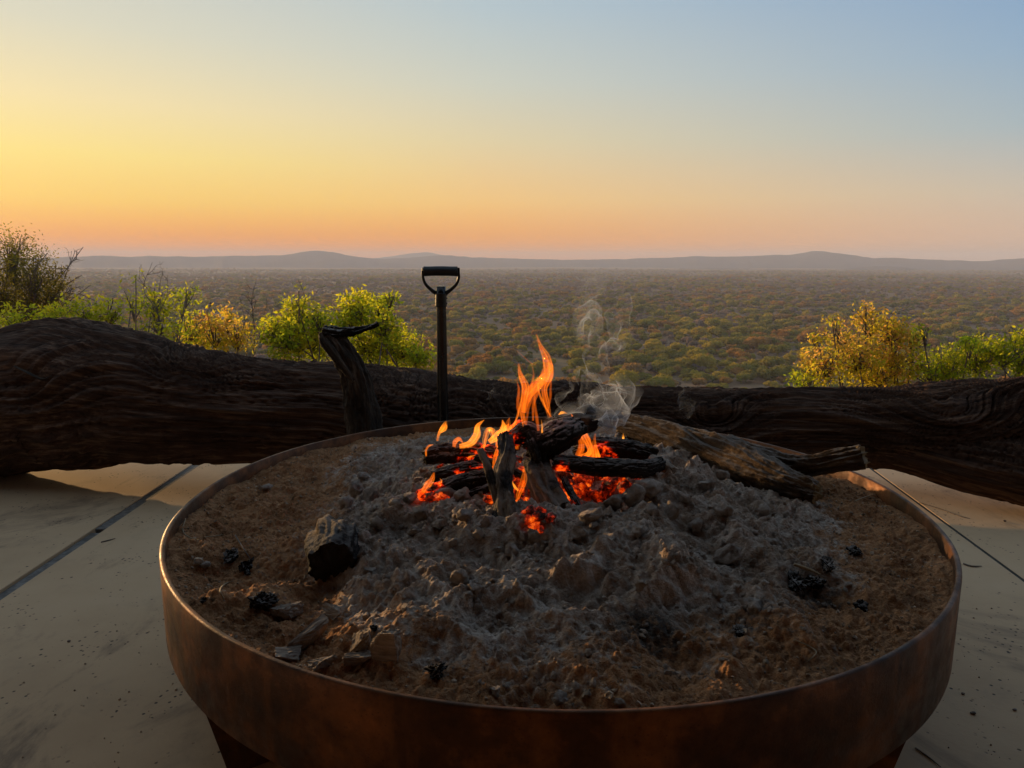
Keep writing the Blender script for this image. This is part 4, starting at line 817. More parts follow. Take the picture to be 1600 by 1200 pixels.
# ================================================================== FLAMES AND SMOKE
def m_flame(name, col, strength):
    m = bpy.data.materials.new(name); m.use_nodes = True; nt = m.node_tree; nt.nodes.clear()
    o = nt.nodes.new('ShaderNodeOutputMaterial'); e = nt.nodes.new('ShaderNodeEmission'); e.inputs[0].default_value = (*col, 1); e.inputs[1].default_value = strength; nt.links.new(e.outputs[0], o.inputs['Volume']); return m
M['flame_a'] = m_flame('flame_bright', (1, .20, .010), 160); M['flame_b'] = m_flame('flame_thin', (1, .15, .006), 85); M['flame_c'] = m_flame('flame_core', (1, .30, .020), 190)
def Z1(zx, zy): return 600 + zx * .31666, 480 + zy * .31666
def flames():
    root = empty('flames', FC); tag(root, 'orange flames rising from the burning logs', 'fire')
    L = [([(818, 545), (800, 470), (792, 400), (815, 330), (800, 250), (772, 190), (752, 132)], [10, 26, 30, 36, 34, 20, 3], 1.46, 'flame_a'),
         ([(824, 540), (790, 480), (765, 420), (758, 370)], [8, 14, 12, 3], 1.47, 'flame_a'),
         ([(692, 590), (684, 520), (690, 450), (694, 390), (672, 330), (664, 278)], [18, 26, 26, 34, 24, 4], 1.46, 'flame_a'),
         ([(690, 520), (705, 450), (740, 400), (790, 350), (822, 300), (818, 250)], [26, 44, 48, 46, 30, 4], 1.475, 'flame_b'),
         ([(640, 590), (662, 520), (676, 460), (688, 400)], [10, 12, 10, 3], 1.45, 'flame_a'),
         ([(762, 610), (752, 540), (744, 470), (742, 400), (770, 345), (800, 320)], [16, 20, 14, 14, 10, 3], 1.44, 'flame_b'),
         ([(780, 620), (780, 590), (776, 555)], [12, 10, 2], 1.43, 'flame_c'),
         ([(262, 660), (272, 620), (296, 595), (306, 562)], [8, 16, 30, 3], 1.55, 'flame_c'),
         ([(345, 690), (352, 665), (372, 650), (390, 672)], [16, 26, 20, 6], 1.54, 'flame_a'),
         ([(372, 685), (425, 672), (455, 630), (462, 585), (495, 556)], [24, 36, 36, 24, 3], 1.535, 'flame_c'),
         ([(494, 695), (500, 650), (512, 605), (532, 612), (540, 650)], [10, 18, 20, 26, 8], 1.50, 'flame_c'),
         ([(520, 665), (555, 640), (590, 600), (585, 556)], [26, 44, 40, 6], 1.505, 'flame_c'),
         ([(600, 612), (630, 590), (660, 540), (672, 480)], [12, 10, 8, 2], 1.48, 'flame_a'),
         ([(208, 735), (208, 705), (222, 684), (244, 678)], [10, 14, 12, 3], 1.53, 'flame_a'),
         ([(190, 915), (212, 880), (236, 850), (246, 815)], [18, 38, 24, 3], 1.39, 'flame_a'),
         ([(270, 868), (285, 860), (276, 845)], [8, 10, 2], 1.40, 'flame_a'),
         ([(540, 800), (552, 750), (560, 700), (580, 650)], [16, 30, 18, 3], 1.40, 'flame_a'),
         ([(412, 745), (425, 738), (450, 730)], [6, 12, 3], 1.48, 'flame_a'),
         ([(938, 742), (985, 735), (1018, 710), (1000, 650), (965, 600), (930, 560)], [8, 26, 34, 40, 28, 4], 1.50, 'flame_a'),
         ([(1000, 745), (1012, 715), (1015, 690)], [34, 24, 5], 1.495, 'flame_b'),
         ([(1048, 748), (1046, 715), (1040, 670), (1042, 622)], [44, 34, 16, 2], 1.49, 'flame_a'),
         ([(1180, 653), (1181, 640), (1180, 622)], [14, 13, 2], 1.60, 'flame_c'),
         ([(652, 970), (668, 920), (690, 850), (690, 785)], [8, 20, 24, 3], 1.36, 'flame_a'),
         ([(662, 905), (640, 880), (632, 858)], [10, 16, 3], 1.35, 'flame_c'),
         ([(860, 530), (880, 520), (905, 524)], [6, 18, 3], 1.60, 'flame_c'),
         ([(930, 560), (930, 540), (922, 525)], [8, 10, 2], 1.58, 'flame_a'),
         ([(650, 700), (664, 650), (668, 610)], [20, 26, 3], 1.47, 'flame_b'),
         ([(700, 580), (712, 500), (730, 440), (728, 390), (738, 330), (725, 270)], [14, 18, 20, 16, 10, 2], 1.455, 'flame_b'),
         ([(735, 560), (738, 480), (760, 410), (776, 350), (790, 300), (785, 240)], [12, 16, 22, 24, 16, 2], 1.465, 'flame_b'),
         ([(668, 540), (660, 470), (666, 410), (655, 360)], [16, 20, 16, 2], 1.47, 'flame_b'),
         ([(806, 520), (820, 450), (822, 380), (828, 320), (815, 270)], [10, 14, 14, 10, 2], 1.45, 'flame_b'),
         ([(655, 215), (690, 245), (725, 275), (752, 286)], [2, 5, 6, 2], 1.46, 'flame_b'),
         ([(960, 735), (975, 690), (968, 640), (945, 600)], [30, 34, 20, 3], 1.505, 'flame_b'),
         ([(1030, 740), (1022, 700), (1030, 660)], [20, 16, 3], 1.50, 'flame_b'),
         ([(640, 640), (622, 600), (612, 570), (618, 545)], [26, 22, 14, 3], 1.49, 'flame_a'),
         ([(560, 690), (575, 640), (600, 600), (615, 575)], [26, 36, 26, 3], 1.50, 'flame_a')]
    L2 = []
    for k, (pts, wd, y, mat) in enumerate(L):
        if max(wd) < 22: L2.append((pts, wd, y, mat)); continue
        L2.append((pts, wd, y, 'flame_b' if mat != 'flame_c' else 'flame_a')); q = np.array(pts, float); t = np.gradient(q, axis=0); t /= np.linalg.norm(t, axis=1)[:, None]; nn = np.stack([-t[:, 1], t[:, 0]], 1); w_ = np.array(wd, float)[:, None]
        for sd in (-1, .15, 1):
            o = q + nn * w_ * (.40 * sd + .10 * math.sin(k * 3.7 + sd)); o = o + np.stack([3 * np.sin(np.arange(len(q)) * 1.9 + k + sd), 0 * q[:, 0]], 1)
            L2.append(([tuple(a) for a in o], [max(2.0, b * (.30 if sd != .15 else .2)) for b in wd[:-1]] + [1.5], y + .004 * sd, mat))
    L = L2
    for k, (pts, wd, y, mat) in enumerate(L):
        P = [at(*Z1(a, b), y + .012 * math.sin(y * 90 + i * 1.3)) for i, (a, b) in enumerate(pts)]
        n = 40; C_ = catmull(P, n); W = np.maximum(catmull(np.array(wd, float)[:, None] * np.ones((1, 3)), n)[:, 0], .5) * .31666 / FPX * y * .5
        # a flattened tongue: wide across the view of the fire, thin through it, with wavering edges
        T = np.gradient(C_, axis=0); T /= np.linalg.norm(T, axis=1)[:, None]; Yd = np.array([.2 * math.sin(k * 2.1), 1, 0]); Yd /= np.linalg.norm(Yd)
        S = np.cross(T, Yd); S /= np.linalg.norm(S, axis=1)[:, None] + 1e-9; B = np.cross(S, T)
        nv = 20; th = np.linspace(0, 2 * np.pi, nv, endpoint=False); U, TH = np.meshgrid(np.arange(n), th, indexing='ij')
        w = W[U] * (1 + .22 * pn(U * .18 + k * 7, np.sign(np.cos(TH)) * 2.3, .3, k) + .22 * pn(U * .45 + k * 3, np.sign(np.cos(TH)) * 4.3, .6, k + 50)); thick = np.minimum(.45 * w, .0065) + .0006
        prof = np.sign(np.cos(TH)) * np.abs(np.cos(TH)) ** .8
        X = C_[U] + (w * prof)[..., None] * S[U] + (thick * np.sin(TH) * np.abs(np.sin(TH)))[..., None] * B[U]
        V = X.reshape(-1, 3); i, j = np.meshgrid(np.arange(n - 1), np.arange(nv), indexing='ij'); j2 = (j + 1) % nv
        Q = np.stack([i * nv + j, i * nv + j2, (i + 1) * nv + j2, (i + 1) * nv + j], -1).reshape(-1, 4)
        V = np.vstack([V, C_[0], C_[-1]]); a0 = np.arange(nv); T0 = np.stack([a0, np.full(nv, n * nv), np.roll(a0, -1)], -1); b0 = (n - 1) * nv + a0; T1 = np.stack([b0, np.roll(b0, -1), np.full(nv, n * nv + 1)], -1)
        Q, T2 = orient(V, Q, np.vstack([T0, T1])); me = mesh_np('tongue', V - np.array(FC), Q, T2); link('flame_tongue', me, M[mat], root)
flames()
def smoke():
    m = bpy.data.materials.new('smoke'); m.use_nodes = True; nt = m.node_tree; nt.nodes.clear()
    o = nt.nodes.new('ShaderNodeOutputMaterial'); v = nt.nodes.new('ShaderNodeVolumePrincipled'); v.inputs['Color'].default_value = (.78, .86, .97, 1); v.inputs['Density'].default_value = 46; v.inputs['Anisotropy'].default_value = .35
    nt.links.new(v.outputs[0], o.inputs['Volume'])
    mb = MB(); rs = np.random.RandomState(12)
    mbf = MB()
    def sheet(pts, wpx, y, thick=.0011, curl=1.0, ph=0.0, n=90):
        tgt = mb
        if thick < .00035: tgt = mbf; thick = .0011
        P = catmull([at(a, b, y + .02 * math.sin(i * .9 + ph)) for i, (a, b) in enumerate(pts)], n)
        W = catmull(np.array(wpx, float)[:, None] * np.ones((1, 3)), n)[:, 0] / FPX * y * .5
        T = np.gradient(P, axis=0); T /= np.linalg.norm(T, axis=1)[:, None] + 1e-9
        S = np.cross(T, (0, 1.0, 0)); S /= np.linalg.norm(S, axis=1)[:, None] + 1e-9; B = np.cross(S, T)
        m_ = 34; q = np.linspace(-1, 1, m_); U, Qv = np.meshgrid(np.arange(n), q, indexing='ij'); u = U / (n - 1)
        a = 2.2 * curl * Qv + 1.6 * np.sin(3.1 * u * 2 + ph) + .9 * pn(u * 4 + ph * 3, Qv * 1.2, .4, 3)
        rr = W[U] * (.55 + .45 * np.abs(Qv)) * (1 + .35 * pn(u * 7 + ph, Qv * 2.3, .7, 8))
        X = P[U] + (rr * np.sin(a))[..., None] * S[U] + (rr * np.cos(a) * .8)[..., None] * B[U]
        X = X + .35 * W[U][..., None] * np.stack([pn(X[..., 0] * 30, X[..., 2] * 30, X[..., 1] * 30 + k_, 31) for k_ in (0.3, 5.3, 9.3)], -1)
        dU = np.gradient(X, axis=0); dQ = np.gradient(X, axis=1); Nn = np.cross(dU, dQ); Nn /= np.linalg.norm(Nn, axis=2)[..., None] + 1e-12
        t = thick * (.3 + .7 * np.sin(np.pi * np.clip(u, .0, 1)) ** .7) * (1 - .75 * np.abs(Qv) ** 3)
        A = (X + Nn * t[..., None]).reshape(-1, 3); Bk = (X - Nn * t[..., None]).reshape(-1, 3); nb = len(A)
        i, j = np.meshgrid(np.arange(n - 1), np.arange(m_ - 1), indexing='ij'); Q = np.stack([i * m_ + j, (i + 1) * m_ + j, (i + 1) * m_ + j + 1, i * m_ + j + 1], -1).reshape(-1, 4)
        rim_ = [k for k in range(m_)] + [k * m_ + m_ - 1 for k in range(1, n)] + [(n - 1) * m_ + k for k in range(m_ - 2, -1, -1)] + [k * m_ for k in range(n - 2, 0, -1)]
        rim_ = np.array(rim_); nx = np.roll(rim_, -1); E2 = np.stack([rim_, nx, nx + nb, rim_ + nb], -1)
        Vc = np.vstack([A, Bk]); Qc, _ = orient(Vc, np.vstack([Q, Q[:, ::-1] + nb, E2[:, ::-1]]), None); tgt.add(Vc, Qc)
    sheet([(905, 672), (930, 664), (955, 655), (962, 640), (945, 622), (935, 605)], [14, 26, 44, 60, 66, 30], 1.62, .0012, 1.0, .4)
    sheet([(925, 680), (950, 672), (955, 655), (940, 648), (925, 655)], [10, 22, 30, 26, 8], 1.60, .0011, .8, 1.9)
    sheet([(868, 655), (885, 640), (905, 632), (925, 628), (945, 618)], [12, 26, 34, 26, 10], 1.63, .0012, .9, 2.7)
    sheet([(965, 650), (980, 632), (985, 612), (970, 600), (955, 606)], [16, 34, 34, 26, 8], 1.63, .0010, .8, 3.3)
    sheet([(940, 625), (932, 600), (922, 585), (918, 572), (914, 555), (918, 540)], [24, 16, 10, 8, 10, 14], 1.63, .0011, .6, 4.1)
    sheet([(918, 545), (912, 525), (916, 505), (928, 492), (934, 505), (926, 525), (922, 535)], [12, 22, 30, 26, 22, 20, 8], 1.64, .0009, .9, 5.2)
    sheet([(935, 560), (945, 545), (958, 540), (972, 540), (970, 548), (955, 552)], [10, 20, 26, 20, 12, 4], 1.64, .0008, .8, 6.4)
    sheet([(926, 492), (922, 482), (915, 470), (935, 455), (948, 440)], [20, 24, 18, 14, 6], 1.65, .0004, .9, 7.5)
    sheet([(955, 540), (960, 520), (965, 500), (975, 480)], [16, 22, 20, 8], 1.65, .0004, .8, 8.5)
    sheet([(1072, 655), (1075, 640), (1068, 622), (1074, 605)], [10, 24, 26, 8], 1.85, .00016, .8, 9.5)
    sheet([(757, 622), (766, 618), (772, 612), (770, 604)], [6, 12, 10, 3], 1.7, .0003, .7, 10.5)
    sheet([(858, 690), (850, 680), (862, 668), (856, 655), (872, 640)], [10, 18, 20, 16, 6], 1.44, .0005, .8, 11.5)
    sheet([(900, 650), (915, 640), (935, 645), (950, 630), (965, 615), (960, 600)], [20, 36, 50, 54, 40, 10], 1.66, .0005, 1.1, 12.5)
    sheet([(925, 485), (918, 460), (930, 445), (940, 432), (938, 425)], [30, 40, 36, 24, 8], 1.68, .00012, 1.2, 17.5)
    sheet([(960, 560), (972, 530), (965, 500), (978, 475), (975, 455)], [30, 46, 50, 40, 10], 1.68, .00013, 1.1, 18.5)
    sheet([(940, 640), (925, 600), (940, 560), (925, 520), (935, 480)], [40, 50, 44, 50, 30], 1.66, .00012, 1.2, 19.5)
    sheet([(880, 640), (872, 628), (880, 615), (893, 606), (890, 596)], [6, 12, 14, 10, 3], 1.63, .0007, .8, 13.5)
    sheet([(905, 600), (900, 585), (908, 575), (930, 590), (945, 605)], [6, 10, 10, 12, 6], 1.63, .0006, .7, 14.5)
    sheet([(908, 530), (905, 508), (914, 488), (930, 484), (938, 500)], [14, 26, 30, 28, 10], 1.65, .0006, 1.2, 15.5)
    sheet([(945, 600), (962, 590), (975, 600), (984, 615), (978, 635), (966, 648)], [10, 20, 24, 22, 20, 8], 1.64, .0007, .8, 16.5)
    m2 = m.copy(); m2.name = 'faint_smoke'; [n_ for n_ in m2.node_tree.nodes if n_.type == 'PRINCIPLED_VOLUME'][0].inputs['Density'].default_value = 9
    so = link('smoke', mb.mesh('smoke'), m); link('faint_wisp', mbf.mesh('faint_wisp'), m2, so)
    tag(so, 'thin curling wisps of pale smoke rising from the back of the fire', 'smoke', kind='stuff')
smoke()

# ================================================================== SHRUBS ON THE SLOPE
M['leaf_lime'] = m_leaf('leaf_lime', [(.07, .10, .010), (.12, .14, .012), (.17, .16, .012)], .70, [(.28, .38, .02), (.54, .60, .03), (.80, .72, .03)])
M['leaf_gold'] = m_leaf('leaf_gold', [(.10, .10, .010), (.17, .13, .014), (.22, .12, .035)], .70, [(.60, .60, .03), (.85, .66, .05), (.92, .50, .14)])
M['leaf_olive'] = m_leaf('leaf_olive', [(.045, .045, .014), (.07, .06, .018), (.12, .10, .02)], .5, [(.14, .14, .02), (.28, .23, .03), (.55, .50, .05)])
def shrub(name, label, mat, d, blobs, nclu, leaf=(.03, .055), per=7, spread=.10, barkm='bark_shrub', bare=(), base=None, seed=1, group='shrubs on the slope below the deck'):
    """blobs: (photo x, photo y, radius px) of leafy volumes at distance d; twigs run from the rooted base into each of them"""
    rs = np.random.RandomState(seed); bl = np.array(blobs, float)
    cen = [np.array(at(x, y, d + rs.uniform(-.4, .4))) for x, y, r in bl]; rad = bl[:, 2] / FPX * d
    bx = base if base is not None else float(np.average(bl[:, 0])); b0 = at(bx, 640, d + .1); gz = float(ground_z(b0.x, b0.y)) - .1
    base3 = np.array([b0.x, b0.y, gz]); root = empty(name, base3); tag(root, label, 'shrub', group)
    st = MB(); lf = MB()
    def br(P, r0, r1, n=10, nv=6): sweep(st, P, np.linspace(r0, r1, 3), n, nv, None)
    hub = []
    w_ = rad ** 2; w_ = w_ / w_.sum()
    for c, r in zip(cen, rad):
        m_ = base3 + (c - base3) * .55 + rs.normal(size=3) * .10 * np.linalg.norm(c - base3); br([base3, m_, c], .017, .006, 16, 6)
    for k in range(nclu):
        i = rs.choice(len(cen), p=w_); v = rs.normal(size=3); v /= np.linalg.norm(v); v *= rad[i] * rs.rand() ** .45 * np.array([1, .9, 1]); p = cen[i] + v
        if rs.rand() < .35:
            m_ = cen[i] + v * .5 + rs.normal(size=3) * .05; br([cen[i] - (cen[i] - base3) * .08, m_, p], .007, .003, 6, 4)
        nl = rs.poisson(per) + 2; q = p + rs.normal(size=(nl, 3)) * spread * np.array([1, 1, .8])
        tintc = np.clip(rs.normal(.5, .22) + .35 * ((p[2] - cen[i][2]) / rad[i]), 0, 1)
        R3 = rotn(rs, nl); sz = rs.uniform(*leaf, nl); w2 = sz * rs.uniform(.32, .5, nl); o_ = np.zeros(nl)
        V = np.stack([np.stack([o_, -sz, o_], -1), np.stack([w2, -sz * .1, .12 * sz], -1), np.stack([o_, sz, o_], -1), np.stack([-w2, -sz * .1, .12 * sz], -1)], 1)
        V = np.einsum('nij,nkj->nki', R3, V) + q[:, None]; b4 = np.arange(nl)[:, None] * 4
        lf.add(V.reshape(-1, 3), None, np.concatenate([b4 + np.array([[0, 1, 2]]), b4 + np.array([[0, 2, 3]])]), tint=np.repeat(np.clip(tintc + rs.normal(0, .15, nl), 0, 1), 4))
    def limb(a, b, r, lev):
        L_ = np.linalg.norm(b - a); m1 = a + (b - a) * .35 + rs.normal(size=3) * .07 * L_; m2 = a + (b - a) * .7 + rs.normal(size=3) * .08 * L_
        sweep(st, [a, m1, m2, b], np.linspace(r, r * .3, 4), 14 if lev == 0 else 7, 5 if lev < 2 else 4, None); Pc = catmull([a, m1, m2, b], 21)
        if lev < 2:
            for t in rs.uniform(.25, .97, (7, 4)[lev]):
                p = Pc[int(t * 20)]; v = (b - a) / L_ * .7 + rs.normal(size=3) * .55; v /= np.linalg.norm(v); limb(p, p + v * L_ * rs.uniform(.16, .38) * (1.15 - t * .5), r * .5, lev + 1)
    for (x0, y0, x1, y1, r) in bare:
        limb(np.array(at(x0, y0, d)), np.array(at(x1, y1, d + rs.uniform(-.3, .3))), r * .62, 0)
    me = st.mesh('stems'); origin_to(me, base3); link('stems', me, M[barkm], root)
    me = lf.mesh('foliage', False); origin_to(me, base3); link('foliage', me, M[mat], root)
    return root
shrub('thorn_tree', 'olive-brown thorn tree with bare crooked branches reaching right over the slope', 'leaf_olive', 13, [(18, 405, 46), (52, 432, 46), (0, 455, 55), (85, 458, 26), (45, 475, 40), (-55, 430, 62), (-100, 385, 60), (-160, 352, 72), (-125, 335, 50), (-90, 350, 40)], 1700, (.014, .034), 13, .10, 'bark_grey', [(70, 500, 130, 386, .03), (60, 480, 128, 430, .025), (40, 500, 125, 460, .028), (30, 510, 142, 445, .025), (80, 470, 112, 392, .016), (20, 500, 60, 400, .025), (10, 490, 110, 420, .02), (0, 480, 40, 380, .02), (50, 490, 75, 395, .016)], 20, 2)  # crown clumps left of the view are added to block sun from the bed
shrub('green_shrub', 'dense lime-green shrub below the bare crooked branches of the thorn tree', 'leaf_lime', 9, [(30, 508, 34), (85, 500, 30), (130, 490, 30), (168, 492, 26), (-40, 520, 50)], 360, (.018, .044), 8, .07, 'bark_shrub', [(100, 540, 120, 450, .01)], 80, 3)
shrub('green_shrub', 'sparse twiggy shrub with scattered yellow-green leaves', 'leaf_lime', 9.5, [(205, 475, 24), (250, 500, 40), (285, 470, 24), (292, 452, 14), (240, 470, 30), (212, 430, 8), (300, 510, 30), (275, 520, 30)], 190, (.018, .044), 6, .07, 'bark_grey', [(245, 540, 238, 410, .012), (250, 520, 262, 430, .01), (230, 540, 215, 432, .01), (270, 540, 290, 445, .01), (240, 520, 255, 425, .008), (290, 540, 330, 470, .01), (220, 520, 195, 455, .008)], 250, 4)
shrub('green_shrub', 'low golden-green shrub with a bright yellow top behind the trunk', 'leaf_gold', 10, [(335, 520, 34), (356, 498, 16), (372, 525, 26), (310, 530, 26)], 190, (.018, .044), 7, .07, 'bark_shrub', [(395, 560, 400, 440, .012), (385, 560, 392, 465, .010), (400, 540, 418, 470, .008), (395, 540, 375, 470, .008)], 345, 5)
shrub('green_shrub', 'fresh green shrub with one tall leafy shoot, left of the crooked branch', 'leaf_lime', 9, [(470, 500, 36), (452, 530, 38), (490, 530, 34), (467, 455, 7), (463, 470, 6), (430, 520, 24), (500, 500, 20)], 420, (.018, .044), 8, .06, 'bark_shrub', [(460, 520, 469, 440, .008)], 462, 6)
shrub('green_shrub', 'bright yellow-green shrub between the crooked branch and the shovel', 'leaf_lime', 9, [(560, 482, 26), (590, 480, 20), (608, 466, 10), (598, 535, 34), (630, 548, 34), (570, 545, 36), (655, 560, 22), (600, 510, 24), (545, 500, 24)], 620, (.018, .044), 8, .06, 'bark_shrub', [(590, 540, 620, 475, .008)], 600, 7)
shrub('golden_shrub', 'yellow shrub with orange-tinted upper leaves right of the pit', 'leaf_gold', 8.5, [(1352, 478, 9), (1358, 505, 26), (1320, 535, 26), (1390, 515, 28), (1340, 560, 40), (1290, 570, 30), (1262, 568, 14), (1300, 500, 8), (1276, 530, 12), (1400, 560, 44), (1430, 530, 20), (1372, 590, 50), (1306, 508, 7)], 640, (.016, .037), 9, .055, 'bark_shrub', [(1420, 600, 1440, 500, .009), (1410, 600, 1432, 520, .008), (1330, 600, 1300, 495, .009)], 1370, 8)
shrub('golden_shrub', 'lime-yellow shrub with pale bare twigs at the raised end of the trunk', 'leaf_lime', 8.5, [(1515, 535, 14), (1530, 560, 34), (1480, 575, 34), (1570, 550, 24), (1595, 530, 14), (1600, 560, 34), (1450, 580, 30), (1545, 545, 18), (1440, 515, 10), (1640, 560, 50)], 520, (.017, .040), 9, .055, 'bark_grey', [(1480, 600, 1493, 512, .009), (1470, 600, 1474, 512, .009), (1500, 600, 1480, 530, .007), (1535, 600, 1540, 520, .007)], 1530, 9)
shrub('green_shrub', 'small pale leafy sprig at the left foot of the yellow shrub', 'leaf_lime', 8.5, [(1246, 590, 12), (1262, 598, 16)], 40, (.018, .034), 6, .05, 'bark_shrub', [], 1255, 10)

# ================================================================== BUSHVELD ON THE PLAIN
def crown_mesh(seed, nleaf, lobes, flat=.62, ls=.16):
    rs = np.random.RandomState(seed); mb = MB()
    cs = []; 
    for k in range(lobes):
        a = rs.rand() * 6.28; r = rs.rand() ** .6 * .62; cs.append((np.array([r * math.cos(a), r * math.sin(a), flat * rs.uniform(.55, 1.0) * (1 - .35 * r)]), rs.uniform(.26, .46)))
    V, F = ICO[2]
    for c, r in cs:
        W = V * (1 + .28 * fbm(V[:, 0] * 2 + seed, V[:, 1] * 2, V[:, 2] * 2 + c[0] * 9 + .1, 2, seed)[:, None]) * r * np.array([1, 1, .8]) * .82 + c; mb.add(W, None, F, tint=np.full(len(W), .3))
    per = nleaf // lobes
    for c, r in cs:
        v = rs.normal(size=(per, 3)); v /= np.linalg.norm(v, axis=1)[:, None]; v[:, 2] = np.where(v[:, 2] < -.3, -v[:, 2], v[:, 2])
        p = c + v * r * rs.uniform(.8, 1.12, (per, 1)) * np.array([1, 1, .85]); sz = ls * rs.uniform(.5, 1.1, per)
        W = np.array([(-1, -.5, 0), (.9, -.6, 0), (.1, 1, 0)])[None] * sz[:, None, None] * .7; W = np.einsum('nij,nkj->nki', rotn(rs, per), W) + p[:, None]
        mb.add(W.reshape(-1, 3), None, np.arange(per * 3).reshape(-1, 3), tint=np.repeat(np.clip(rs.normal(.55, .25, per), 0, 1), 3))
    # trunk and main forks
    t = np.linspace(0, 2 * np.pi, 7)[:-1]; W = np.concatenate([np.stack([.06 * np.cos(t), .06 * np.sin(t), np.full(6, -.2)], 1), np.stack([.04 * np.cos(t), .04 * np.sin(t), np.full(6, .45)], 1)])
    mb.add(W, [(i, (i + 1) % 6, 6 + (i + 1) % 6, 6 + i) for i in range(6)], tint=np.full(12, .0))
    return mb
def m_tree(name, cols, dark):
    m = Mat(name, .9, 0, .1); oi = m.n('ObjectInfo'); t = m.attr('tint')
    c = m.ramp(oi.outputs['Random'], [(k / max(1, len(cols) - 1), c) for k, c in enumerate(cols)])
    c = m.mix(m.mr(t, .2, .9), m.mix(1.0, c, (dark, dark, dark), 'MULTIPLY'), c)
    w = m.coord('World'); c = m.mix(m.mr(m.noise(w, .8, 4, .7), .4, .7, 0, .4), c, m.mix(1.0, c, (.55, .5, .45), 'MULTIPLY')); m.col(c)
    tr = m.n('BsdfTranslucent'); m.put(tr.inputs[0], c); mx = m.n('MixShader'); mx.inputs[0].default_value = .5; m.L.new(m.b.outputs[0], mx.inputs[1]); m.L.new(tr.outputs[0], mx.inputs[2]); m.L.new(mx.outputs[0], m.out.inputs[0]); return m.m
KIND = [('olive_tree', 'olive-green bushy tree on the plain below', m_tree('crown_olive', [(.22, .20, .038), (.29, .245, .042)  , (.34, .30, .042)], .8)),
        ('rust_tree', 'rust-orange bushy tree on the plain below', m_tree('crown_rust', [(.44, .20, .045), (.54, .28, .06), (.42, .25, .09)], .8)),
        ('yellow_tree', 'yellowish bushy tree on the plain below', m_tree('crown_yellow', [(.50, .38, .045), (.54, .38, .055), (.42, .35, .05)], .8)),
        ('bare_tree', 'greyish-brown leafless bushy tree on the plain below', m_tree('crown_bare', [(.30, .20, .145), (.38, .27, .21), (.26, .19, .12)], .8))]
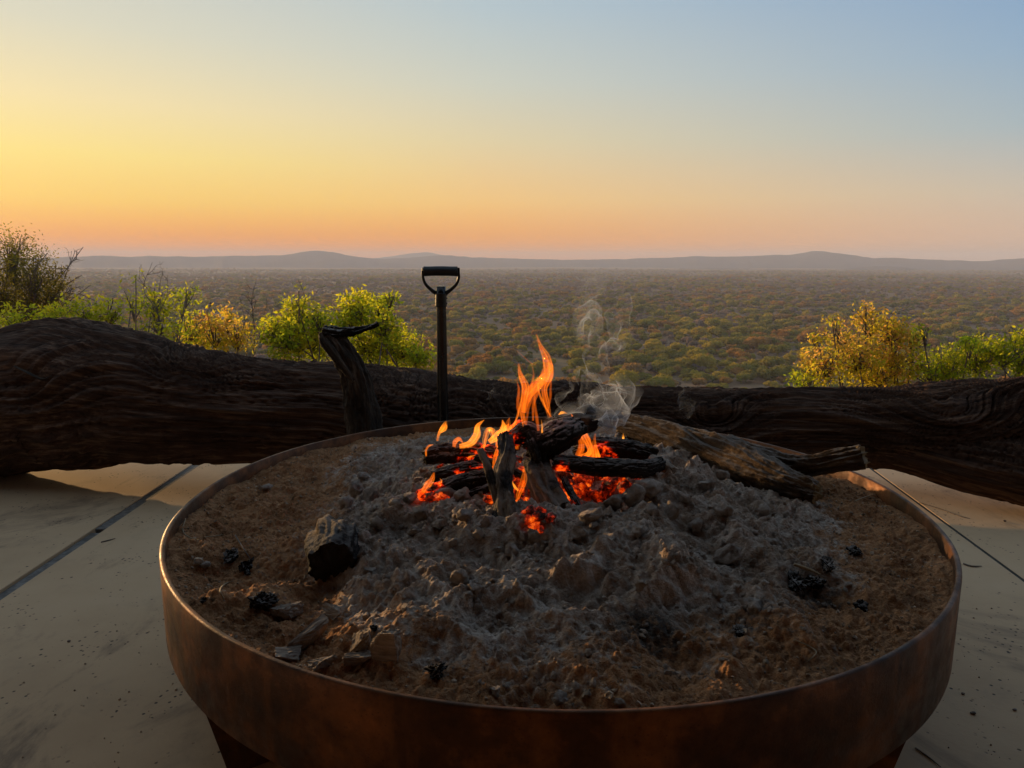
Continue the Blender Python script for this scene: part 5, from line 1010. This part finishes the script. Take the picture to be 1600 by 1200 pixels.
def bushveld():
    rs = np.random.RandomState(31)
    near = []
    for k in range(4):
        row = []
        for v in range(3):
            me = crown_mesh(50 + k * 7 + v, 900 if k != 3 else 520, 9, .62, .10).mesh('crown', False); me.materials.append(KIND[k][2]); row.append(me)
        near.append(row)
    # blue-noise-like scatter on the plain inside the view wedge
    cell = 10.5; pts = []
    dmin, dmax = 318, 4700
    for d0, d1, sp in ((dmin, 620, 8.2), (620, 1200, 9.5), (1200, 2100, 13), (2100, 3300, 19), (3300, dmax, 27)):
        n = int((d1 ** 2 - d0 ** 2) * math.tan(R_(39)) / sp ** 2 * 1.25); y = np.sqrt(rs.uniform(d0 ** 2, d1 ** 2, n)); x = y * math.tan(R_(39)) * rs.uniform(-1, 1, n); pts.append(np.stack([x, y], 1))
    P = np.concatenate(pts)
    dens = fbm(P[:, 0] / 60., P[:, 1] / 110., 0, 4, 14, .6); keep = rs.rand(len(P)) < np.clip(.88 + 1.3 * dens, .12, 1); P = P[keep]
    # drop what the big trunk or the deck hides for certain
    z = ground_z(P[:, 0], P[:, 1]); el = (z + 5 - CAMZ) / P[:, 1]; P = P[el > -.19]; z = ground_z(P[:, 0], P[:, 1])
    hue = fbm(P[:, 0] / 70., P[:, 1] / 160., 0, 3, 77) + rs.normal(0, .33, len(P)); far = sst(500, 1500, P[:, 1])
    kind = np.where(hue < -.30, 1, np.where(hue < .12, 0, np.where(hue < .42, 2, 3)))
    greenband = fbm(P[:, 0] / 300., P[:, 1] / 500., 0, 3, 90)
    sw = rs.rand(len(P)) < far * .62 * np.clip(1 - greenband * 1.5, 0, 1.3); kind = np.where(sw, 3, kind)
    size = np.clip(rs.lognormal(1.45, .38, len(P)), 2.0, 9.5) * (1 + .3 * fbm(P[:, 0] / 40., P[:, 1] / 40., 0, 2, 5)); size = np.where(kind == 3, size * .8, size)
    rot = rs.rand(len(P)) * 6.28
    # the 300 that show largest and are not behind the trunk
    pxs = 800 + P[:, 0] / P[:, 1] * FPX; elv = (z + 2.5 - CAMZ) / P[:, 1]; py = 600 - FPX * (elv + math.tan(PITCH)) / (1 - elv * math.tan(PITCH)) * 1.0
    vis = (pxs > -10) & (pxs < 1610) & (py < np.interp(pxs, [p[0] for p in TOP], [p[1] for p in TOP]) + 4)
    app = np.where(vis, size / P[:, 1], 0); order = np.argsort(-app); big = order[:300]; rest = np.setdiff1d(np.arange(len(P)), big)
    for i in big:
        k = kind[i]; o = bpy.data.objects.new(KIND[k][0], near[k][rs.randint(3)]); C.objects.link(o)
        o.location = (P[i, 0], P[i, 1], z[i] + .3 * size[i] * .5); o.rotation_euler.z = rot[i]; o.scale = (size[i], size[i], size[i] * rs.uniform(.8, 1.15))
        tag(o, KIND[k][1], 'tree', 'bushy trees on the plain')
    # the rest: one mass per colour, instanced by geometry nodes
    for k in range(4):
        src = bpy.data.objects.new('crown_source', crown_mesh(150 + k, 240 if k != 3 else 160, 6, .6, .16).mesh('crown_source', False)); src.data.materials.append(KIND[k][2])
        sel = rest[kind[rest] == k]
        me = bpy.data.meshes.new('bushveld'); me.from_pydata([(P[i, 0], P[i, 1], z[i] + .12 * size[i]) for i in sel], [], []); 
        a = me.attributes.new('size', 'FLOAT', 'POINT'); a.data.foreach_set('value', size[sel].astype(np.float32)); a = me.attributes.new('turn', 'FLOAT', 'POINT'); a.data.foreach_set('value', rot[sel].astype(np.float32))
        ng = bpy.data.node_groups.new('scatter', 'GeometryNodeTree'); ng.interface.new_socket('Geometry', in_out='INPUT', socket_type='NodeSocketGeometry'); ng.interface.new_socket('Geometry', in_out='OUTPUT', socket_type='NodeSocketGeometry')
        N = ng.nodes; L = ng.links; gi = N.new('NodeGroupInput'); go = N.new('NodeGroupOutput'); ip = N.new('GeometryNodeInstanceOnPoints'); oi = N.new('GeometryNodeObjectInfo'); oi.inputs[0].default_value = src; oi.inputs['As Instance'].default_value = True
        s_ = N.new('GeometryNodeInputNamedAttribute'); s_.data_type = 'FLOAT'; s_.inputs[0].default_value = 'size'; t_ = N.new('GeometryNodeInputNamedAttribute'); t_.data_type = 'FLOAT'; t_.inputs[0].default_value = 'turn'
        cx = N.new('ShaderNodeCombineXYZ'); L.new(t_.outputs[0], cx.inputs[2]); L.new(gi.outputs[0], ip.inputs['Points']); L.new(oi.outputs['Geometry'], ip.inputs['Instance']); L.new(cx.outputs[0], ip.inputs['Rotation']); L.new(s_.outputs[0], ip.inputs['Scale']); L.new(ip.outputs[0], go.inputs[0])
        o = link('bushveld', me); mod = o.modifiers.new('scatter', 'NODES'); mod.node_group = ng
        tag(o, ('olive-green', 'rust-orange', 'yellowish', 'greyish-brown')[k] + ' far bush cover stretching across the plain to the hills', 'bushland', kind='stuff')
bushveld()

# ================================================================== HAZE
def haze():
    mb = MB(); box(mb, -12900, 12900, -12900, 12900, -110, 136, .0); me = mb.mesh('haze', False)
    m = bpy.data.materials.new('haze'); m.use_nodes = True; nt = m.node_tree; nt.nodes.clear(); o = nt.nodes.new('ShaderNodeOutputMaterial'); v = nt.nodes.new('ShaderNodeVolumePrincipled')
    v.inputs['Color'].default_value = (.87, .885, .97, 1); v.inputs['Density'].default_value = .00014; v.inputs['Anisotropy'].default_value = .0
    nt.links.new(v.outputs[0], o.inputs['Volume']); tag(link('haze', me, m), 'pale dusty haze over the plain', 'haze', kind='stuff')
haze()
